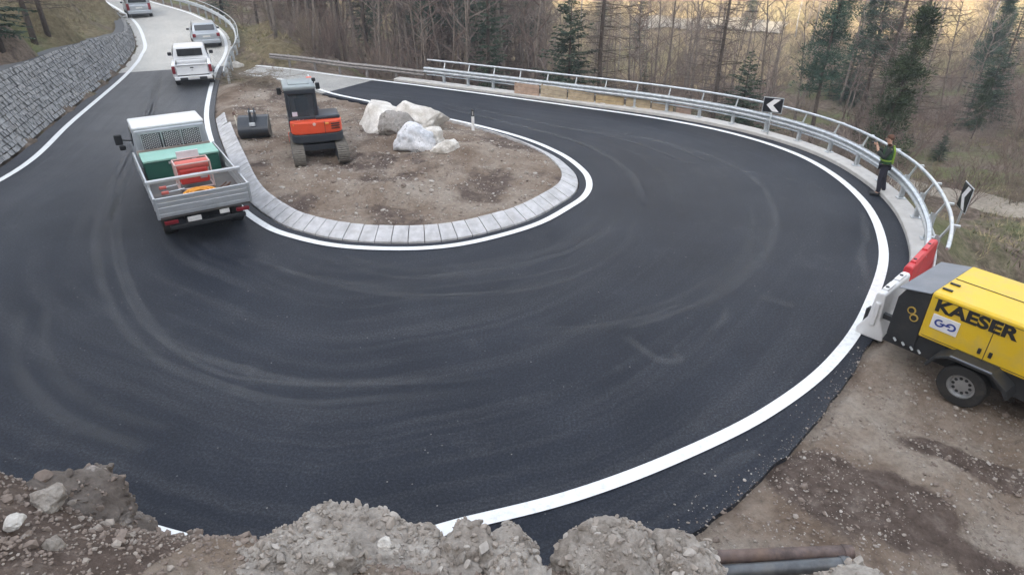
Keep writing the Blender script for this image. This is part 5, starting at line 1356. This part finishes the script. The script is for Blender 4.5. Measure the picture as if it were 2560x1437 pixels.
def spruce(seed, h, wid=.30, needle='needle_dark', low=.05, name='spruce_tree', dens=1., gap=.0):
    rnd = random.Random(seed); root = empty(name, (0, 0, 0)); r0 = h*.011+.03
    t = MB(); t.tube([(0, 0, -.5), (0, 0, h*.5), (0, 0, h)], [r0, r0*.6, .01], 7); t.build('trunk', M['bark_dark'], root, smooth=True)
    c = MB(); z = h*low; a = 0
    while z < h*.99:
        f = (z-h*low)/(h*(1-low)); R = h*wid*.5*(1-f)**.85*(1+.25*sin(z*5))+.1
        nb = max(4, int(8*(1-f)+4))
        for k in range(nb):
            if rnd.random() < gap: continue
            a = rnd.uniform(0, 2*pi); L = R*rnd.uniform(.6, 1.15); d = Vector((cos(a), sin(a), -.25+.5*f)).normalized(); s = Vector((0, 0, z+rnd.uniform(-.1, .1)))
            e = s+d*L+Vector((0, 0, L*.12)); t3(c, s, e, .02, .005)
            m_ = max(4, int(L*11*dens))
            for j in range(m_):
                g = (j+rnd.random())/m_*.85+.15; q = s.lerp(e, g); sd = rnd.choice((-1, 1)); b = a+sd*rnd.uniform(.4, 1.2)
                dd = Vector((cos(b), sin(b), rnd.uniform(-.6, .15))).normalized(); leafcard(c, q, dd, rnd.uniform(.16, .34)*(1.25-g*.5)*(.7+.3*min(1, L)), .09, rnd)
        z += h*.018+.06
    c.build('crown', M[needle], root); return root
def pine(seed, h, needle='needle_teal', low=.35, wid=.28, name='pine_tree', clumps=120):
    rnd = random.Random(seed); root = empty(name, (0, 0, 0)); r0 = h*.010+.03
    pts = [Vector((sin(i*.9+seed)*.12, cos(i*.7+seed)*.12, -.6+(h+.6)*i/8)) for i in range(9)]
    t = MB(); t.tube(pts, [r0*(1-.8*i/8) for i in range(9)], 8); t.build('trunk', M['bark_dark'], root, smooth=True)
    c = MB()
    for k in range(clumps):
        f = low+(1-low)*rnd.random()**.8; a = rnd.uniform(0, 2*pi); L = h*wid*.5*(1-.75*((f-low)/(1-low))**1.5)*rnd.uniform(.35, 1.1)
        s = pts[min(8, int(f*8))].lerp(pts[min(8, int(f*8)+1)], f*8-int(f*8)); e = s+Vector((cos(a)*L, sin(a)*L, rnd.uniform(-.05, .35)*L)); t3(c, s, e, .025, .01)
        for cl in range(3):
            cc = s.lerp(e, rnd.uniform(.5, 1.05)); rr = rnd.uniform(.25, .5)
            for j in range(26):
                u = Vector((rnd.gauss(0, 1), rnd.gauss(0, 1), rnd.gauss(0, .6))); u = u.normalized()*rr*rnd.random()**.5; leafcard(c, cc+u, (u.normalized()+Vector((0, 0, .5))).normalized(), rnd.uniform(.13, .26), .05, rnd)
    c.build('crown', M[needle], root); return root
def shrub(seed, h, twig='twig', stems=16, name='bare_shrub'):
    rnd = random.Random(seed); root = empty(name, (0, 0, 0)); c = MB()
    st = MB()
    for k in range(stems):
        a = rnd.uniform(0, 2*pi); d = Vector((cos(a)*.5, sin(a)*.5, 1)).normalized(); s = Vector((rnd.gauss(0, .2), rnd.gauss(0, .2), -.1))
        grow(c, rnd, s, d, h*rnd.uniform(.5, 1), .014, 2, .45, .1, 4)
    c.build('branches', M[twig], root); return root

def gpos(px, dist, py=200): p = B(px, py, dist); return Vector((p.x, p.y, ground_z(p.x, p.y)))
def hit(px, py):
    d0 = 3.
    while d0 < 150:
        p = B(px, py, d0)
        if p.z < ground_z(p.x, p.y): return Vector((p.x, p.y, ground_z(p.x, p.y)))
        d0 += .25
    return p
used = set()
def plant(proto, pos, s=1., rz=None, tilt=0, **kw):
    if proto.name in used: o = copy_tree(proto)
    else: o = proto; used.add(proto.name)
    for k in ('label', 'category', 'group', 'kind'):
        if k in o: del o[k]
    o.location = pos; o.scale = (s, s, s); o.rotation_euler = (0, tilt, rz if rz is not None else random.uniform(0, 6.28)); return put(o, **kw)
random.seed(5)
BT = [bare_tree(1, 13), bare_tree(2, 15, .4), bare_tree(3, 11, .6), bare_tree(4, 14, .35, low=.4), bare_tree(5, 12, .5, 'twig_red')]
PT = [bare_tree(6, 11, .5, 'twig_pale', 'bark_pale'), bare_tree(7, 13, .45, 'twig_pale'), bare_tree(8, 9, .6, 'twig_pale')]
LA = [larch(21, 16), larch(22, 14)]
SPR = [spruce(31, 9, .66, dens=1.5), spruce(32, 13, .28, gap=.15)]
PI_ = [pine(41, 12), pine(42, 10, 'needle_green', .2, .3)]
SH = [shrub(51, 2.2), shrub(52, 2.8, 'twig_red'), shrub(53, 1.8, 'twig_pale')]

# trees one can single out
plant(SPR[0], gpos(1422, 37), .92, label='broad dark spruce standing behind the middle of the guardrail', cat='tree')
plant(LA[0], gpos(1498, 37), 1, label='tall bare larch with a straight dark trunk right of the broad spruce', cat='tree')
plant(LA[1], gpos(1795, 41), 1.1, label='bare larch leaning over a dark evergreen bush, left of the first arrow sign', cat='tree')
plant(SPR[0], gpos(1868, 38), .72, label='low dark evergreen bush at the foot of the larch left of the arrow sign', cat='bush')
plant(PI_[0], gpos(2058, 39), .95, rz=1, label='thin-trunked pine with a teal green crown right of the first arrow sign', cat='tree')
plant(PI_[0], gpos(2170, 46), 1.15, rz=3, label='tall pine behind the thin-trunked one, its crown leaving the top of the picture', cat='tree')
plant(LA[0], gpos(2215, 44), 1.05, label='bare larch between the tall pine and the green ivy-covered tree', cat='tree')
plant(PI_[1], gpos(2262, 33), .92, rz=2, label='green ivy-covered tree standing behind the person at the guardrail', cat='tree')
plant(LA[1], gpos(2268, 38), 1.2, label='bare larch with long sweeping branches rising behind the ivy-covered tree', cat='tree')
plant(PI_[1], gpos(2480, 46), .42, rz=4, label='small dark green bush near the right edge among bare scrub', cat='bush')
plant(SPR[0], gpos(2412, 40), .22, label='tiny young spruce on the slope at the right', cat='tree')
plant(SPR[1], gpos(1222, 42), 1.0, label='slim dark spruce left of the broad one behind the guardrail', cat='tree')
plant(SPR[1], gpos(770, 60), 1.15, label='dark spruce rising behind the far end of the lower road', cat='tree')
plant(SPR[1], gpos(1610, 46), .42, label='young green spruce on the sunless slope left of the bright clearing', cat='tree')
plant(SPR[0], gpos(1700, 72), .30, label='small evergreen at the edge of the sunlit clearing', cat='tree')
plant(SPR[1], gpos(590, 66), .9, label='dark spruce at the top edge behind the hatchback', cat='tree')
plant(SPR[1], gpos(925, 62), 1.2, label='dark spruce in the thick of the forest between the two roads', cat='tree')
plant(PI_[0], gpos(1085, 55), 1.2, rz=5, label='pine with a thin teal crown above the start of the handrail', cat='tree')
for k, (px, d) in enumerate(((745, 52), (762, 50), (788, 51))):
    plant(PT[0], gpos(px, d), .75+.1*k, label=['leftmost pale birch trunk beside the far end of the lower road', 'middle pale birch trunk beside the far end of the lower road', 'rightmost pale birch trunk beside the far end of the lower road'][k], cat='tree', group='pale birches by the lower road')
# left bank above the wall
plant(SPR[1], hit(8, 140), 1.0, label='dark green spruce in the top left corner above the wall', cat='tree')
plant(LA[1], hit(88, 112), .95, label='bare tree trunk standing on the bank above the wall at the left', cat='tree')
plant(LA[0], hit(120, 88), .8, label='second bare trunk on the bank, right of and behind the first', cat='tree')
# forest, individually planted
def scatter(n, x0, x1, d0, d1, protos, s0, s1, label, group, cat='tree', seed=1, ok=None, rmin=1.2):
    rnd = random.Random(seed); k = 0; tries = 0
    while k < n and tries < n*20:
        tries += 1; d = sqrt(rnd.uniform(d0*d0, d1*d1)); p = gpos(rnd.uniform(x0, x1), d)
        if road_uv(np.array([[p.x, p.y]]))[0][0] < rmin or (ok and not ok(p)): continue
        plant(rnd.choice(protos), p, rnd.uniform(s0, s1), tilt=rnd.gauss(0, .03), label=label, cat=cat, group=group); k += 1
scatter(125, 560, 1360, 41, 74, BT, .7, 1.1, 'slender bare brown tree in the dim forest behind the lower road', 'bare trees in the dim forest', seed=3, ok=lambda p: p.x > -22+.0*p.y, rmin=2.5)
scatter(16, 560, 1360, 42, 70, [LA[1]], .7, 1., 'dark straight leafless larch trunk in the dim forest', 'dark larch trunks in the dim forest', seed=13, rmin=2.5)
scatter(75, 1340, 2700, 40, 66, BT, .55, .9, 'thin bare tree on the shaded slope beyond the bend', 'bare trees on the shaded slope', seed=4)
scatter(120, 560, 2750, 73, 108, PT, .7, 1.1, 'pale bare tree standing in the sunlight on the far side of the valley', 'sunlit trees across the valley', seed=6)
scatter(16, 1000, 2750, 66, 100, [SPR[1], PI_[0]], .5, .9, 'green conifer on the sunlit far side of the valley', 'conifers across the valley', seed=16)
scatter(150, 980, 2750, 30, 62, SH, .7, 1.6, 'leafless grey brown shrub on the slope below the guardrail', 'bare shrubs below the guardrail', 'shrub', seed=7, rmin=4)
scatter(34, 540, 1000, 40, 56, SH, .7, 1.4, 'leafless shrub crowding the spur between the two roads', 'bare shrubs between the two roads', 'shrub', seed=8, rmin=1.8)
scatter(130, 1000, 2750, 64, 98, [SH[2]], 1., 2.4, 'pale dry shrub in the sunlit clearing', 'dry shrubs in the clearing', 'shrub', seed=9)
scatter(9, 640, 1340, 50, 74, [PI_[0]], .9, 1.2, 'tall pine with a thin green crown in the dim forest', 'pines in the dim forest', seed=23, rmin=3)
scatter(7, 1900, 2650, 44, 66, [SPR[1], PI_[0], SPR[0]], .45, .8, 'dark evergreen among the bare scrub of the shaded right-hand slope', 'evergreens on the shaded slope', seed=29, rmin=3)
# brush heap and pale stones on the spur
def brush(px, py, n, seed, label, w=1.6, m='twig_pale'):
    rnd = random.Random(seed); p = hit(px, py); root = empty('brush_heap', p, label=label, cat='brush heap'); c = MB()
    for k in range(n):
        a = rnd.uniform(0, 2*pi); q = Vector((rnd.gauss(0, w*.45), rnd.gauss(0, w*.3), rnd.uniform(.0, .55))); d = Vector((cos(a), sin(a), rnd.uniform(-.25, .35))); grow(c, rnd, q-d*.4, d.normalized(), rnd.uniform(.6, 1.4), .012, 1, .5, 0, 4)
    c.build('sticks', M[m], root)
brush(648, 215, 90, 61, 'heap of cut grey branches at the back of the earth island, left of the excavator')
brush(590, 200, 40, 62, 'smaller tangle of grey branches beside the upper road guardrail', 1.0)
brush(2560, 330, 60, 63, 'fallen grey branches lying on the brown slope at the right edge', 2.2, 'twig')
p = hit(596, 168); rock('stone', (p.x, p.y, p.z-.1), (.42, .3, .34), 71, M['rock_white'], 'pale stone beside the guardrail of the upper road', 'stone', sub=3)
p = hit(598, 182); rock('stone', (p.x+.1, p.y-.2, p.z-.1), (.3, .25, .2), 72, M['rock_brown'], 'reddish stone just below the pale one beside the upper road guardrail', 'stone', sub=3)
# draped gravel paths
def drape(name, pts, w, m, z=.09):
    c = cr([Vector((a, b, 0)) for a, b in pts], 14); vs = []; fs = []
    for i, p in enumerate(c):
        t = (c[min(i+1, len(c)-1)]-c[max(i-1, 0)]).normalized(); nn = Vector((t.y, -t.x, 0))
        for k in range(5): q = p+nn*w*(k/4-.5)*(1+.12*fb(q_ if False else p.x, p.y, k, .6)); vs.append((q.x, q.y, ground_z(q.x, q.y)+z-(.12 if k in (0, 4) else 0)))
    for i in range(len(c)-1):
        for k in range(4): fs.append((i*5+k, i*5+k+1, i*5+k+6, i*5+k+5))
    m_ = MB(); m_.add(vs, fs); o = m_.build(name, m, kind='structure', smooth=True); return o
M['path'] = ground_mat('pale_gravel_path', [(.3, (.30, .26, .21)), (.6, (.42, .38, .32)), (.8, (.5, .46, .4))], .8, 6, None, .5)
a, b, c_ = hit(2385, 490), hit(2470, 508), hit(2560, 528)
drape('path', [(a.x-2.5, a.y+2.2), (a.x, a.y), (b.x, b.y), (c_.x, c_.y), (c_.x+6, c_.y-1.5), (c_.x+16, c_.y-3)], 2.6, M['path'])
pp = [hit(px, py) for px, py in ((1590, 66), (1660, 62), (1740, 62), (1820, 65), (1900, 72), (1960, 77))]
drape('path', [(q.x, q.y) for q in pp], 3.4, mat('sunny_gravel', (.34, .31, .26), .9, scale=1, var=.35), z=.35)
# dry grass: blades on the banks
def grass(n, fn, seed, m, h=.35):
    rnd = random.Random(seed); V = []; F_ = []; k = 0; t = 0
    while k < n and t < n*6:
        t += 1; q = fn(rnd)
        if q is None: continue
        x, y = q; z = ground_z(x, y); 
        for _ in range(5):
            a = rnd.uniform(0, 6.28); l = h*rnd.uniform(.5, 1.3); dx, dy = cos(a)*l*.7, sin(a)*l*.7; ox, oy = rnd.gauss(0, .08), rnd.gauss(0, .08); w = .015
            b = len(V); V += [(x+ox-sin(a)*w, y+oy+cos(a)*w, z-.03), (x+ox+sin(a)*w, y+oy-cos(a)*w, z-.03), (x+ox+dx, y+oy+dy, z+l*rnd.uniform(.25, .9))]; F_.append((b, b+1, b+2))
        k += 1
    me = bpy.data.meshes.new('dry_grass'); me.from_pydata(V, [], F_); me.materials.append(m); o = bpy.data.objects.new('dry_grass', me); COL.objects.link(o); put(o, kind='stuff')
def far_from_road(lst, mn): return road_uv(np.array(lst))[0] > mn
gm1 = mat('dry_grass_blades', (.36, .30, .17), .9, var=.4, scale=.8); gm2 = mat('green_grass_blades', (.15, .16, .07), .9, var=.4, scale=.8)
_rnd = random.Random(77); pool = [(_rnd.uniform(-45, -14), _rnd.uniform(16, 62)) for _ in range(16000)]
dd_, _, uu_ = road_uv(np.array(pool)); pool = [p for p, d, u in zip(pool, dd_, uu_) if d > (2.3 if u > 1 else 1.0)]
pa = iter(pool[:len(pool)//2]); pb = iter(pool[len(pool)//2:]); grass(5000, lambda r: next(pa, None), 1, gm1); grass(3500, lambda r: next(pb, None), 2, gm2, .28)
pool = [(_rnd.uniform(8, 50), _rnd.uniform(16, 52)) for _ in range(16000)]; dd_, _, uu_ = road_uv(np.array(pool)); pool = [p for p, d in zip(pool, dd_) if d > 3 and fb(p[0], p[1], 2, .15) > -.1]
pa = iter(pool[:len(pool)//2]); pb = iter(pool[len(pool)//2:]); grass(4000, lambda r: next(pa, None), 3, gm1); grass(4000, lambda r: next(pb, None), 4, gm2)
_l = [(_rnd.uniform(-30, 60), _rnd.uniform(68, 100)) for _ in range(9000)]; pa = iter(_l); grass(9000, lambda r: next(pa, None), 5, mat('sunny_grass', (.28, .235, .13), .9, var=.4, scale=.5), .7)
# leftovers of unused prototypes are removed
for pr in BT+PT+LA+SPR+PI_+SH:
    if pr.name not in used:
        for c in list(pr.children): bpy.data.objects.remove(c)
        bpy.data.objects.remove(pr)

# ---------------------------------------------------------------- air
HAZE_D = .0016
hm = bpy.data.materials.new('haze'); hm.use_nodes = True; hn = hm.node_tree; hn.nodes.clear()
hv_ = hn.nodes.new('ShaderNodeVolumePrincipled'); hv_.inputs['Color'].default_value = (.85, .88, .92, 1); hv_.inputs['Density'].default_value = HAZE_D; hv_.inputs['Anisotropy'].default_value = .2
ho = hn.nodes.new('ShaderNodeOutputMaterial'); hn.links.new(hv_.outputs[0], ho.inputs['Volume'])
zmin, zmax = float(Z.min())-1, float(Z.max())+12
m = MB(); m.box((0, 0, (zmin+zmax)/2), (640, 640, zmax-zmin)); m.build('haze', hm, kind='stuff')
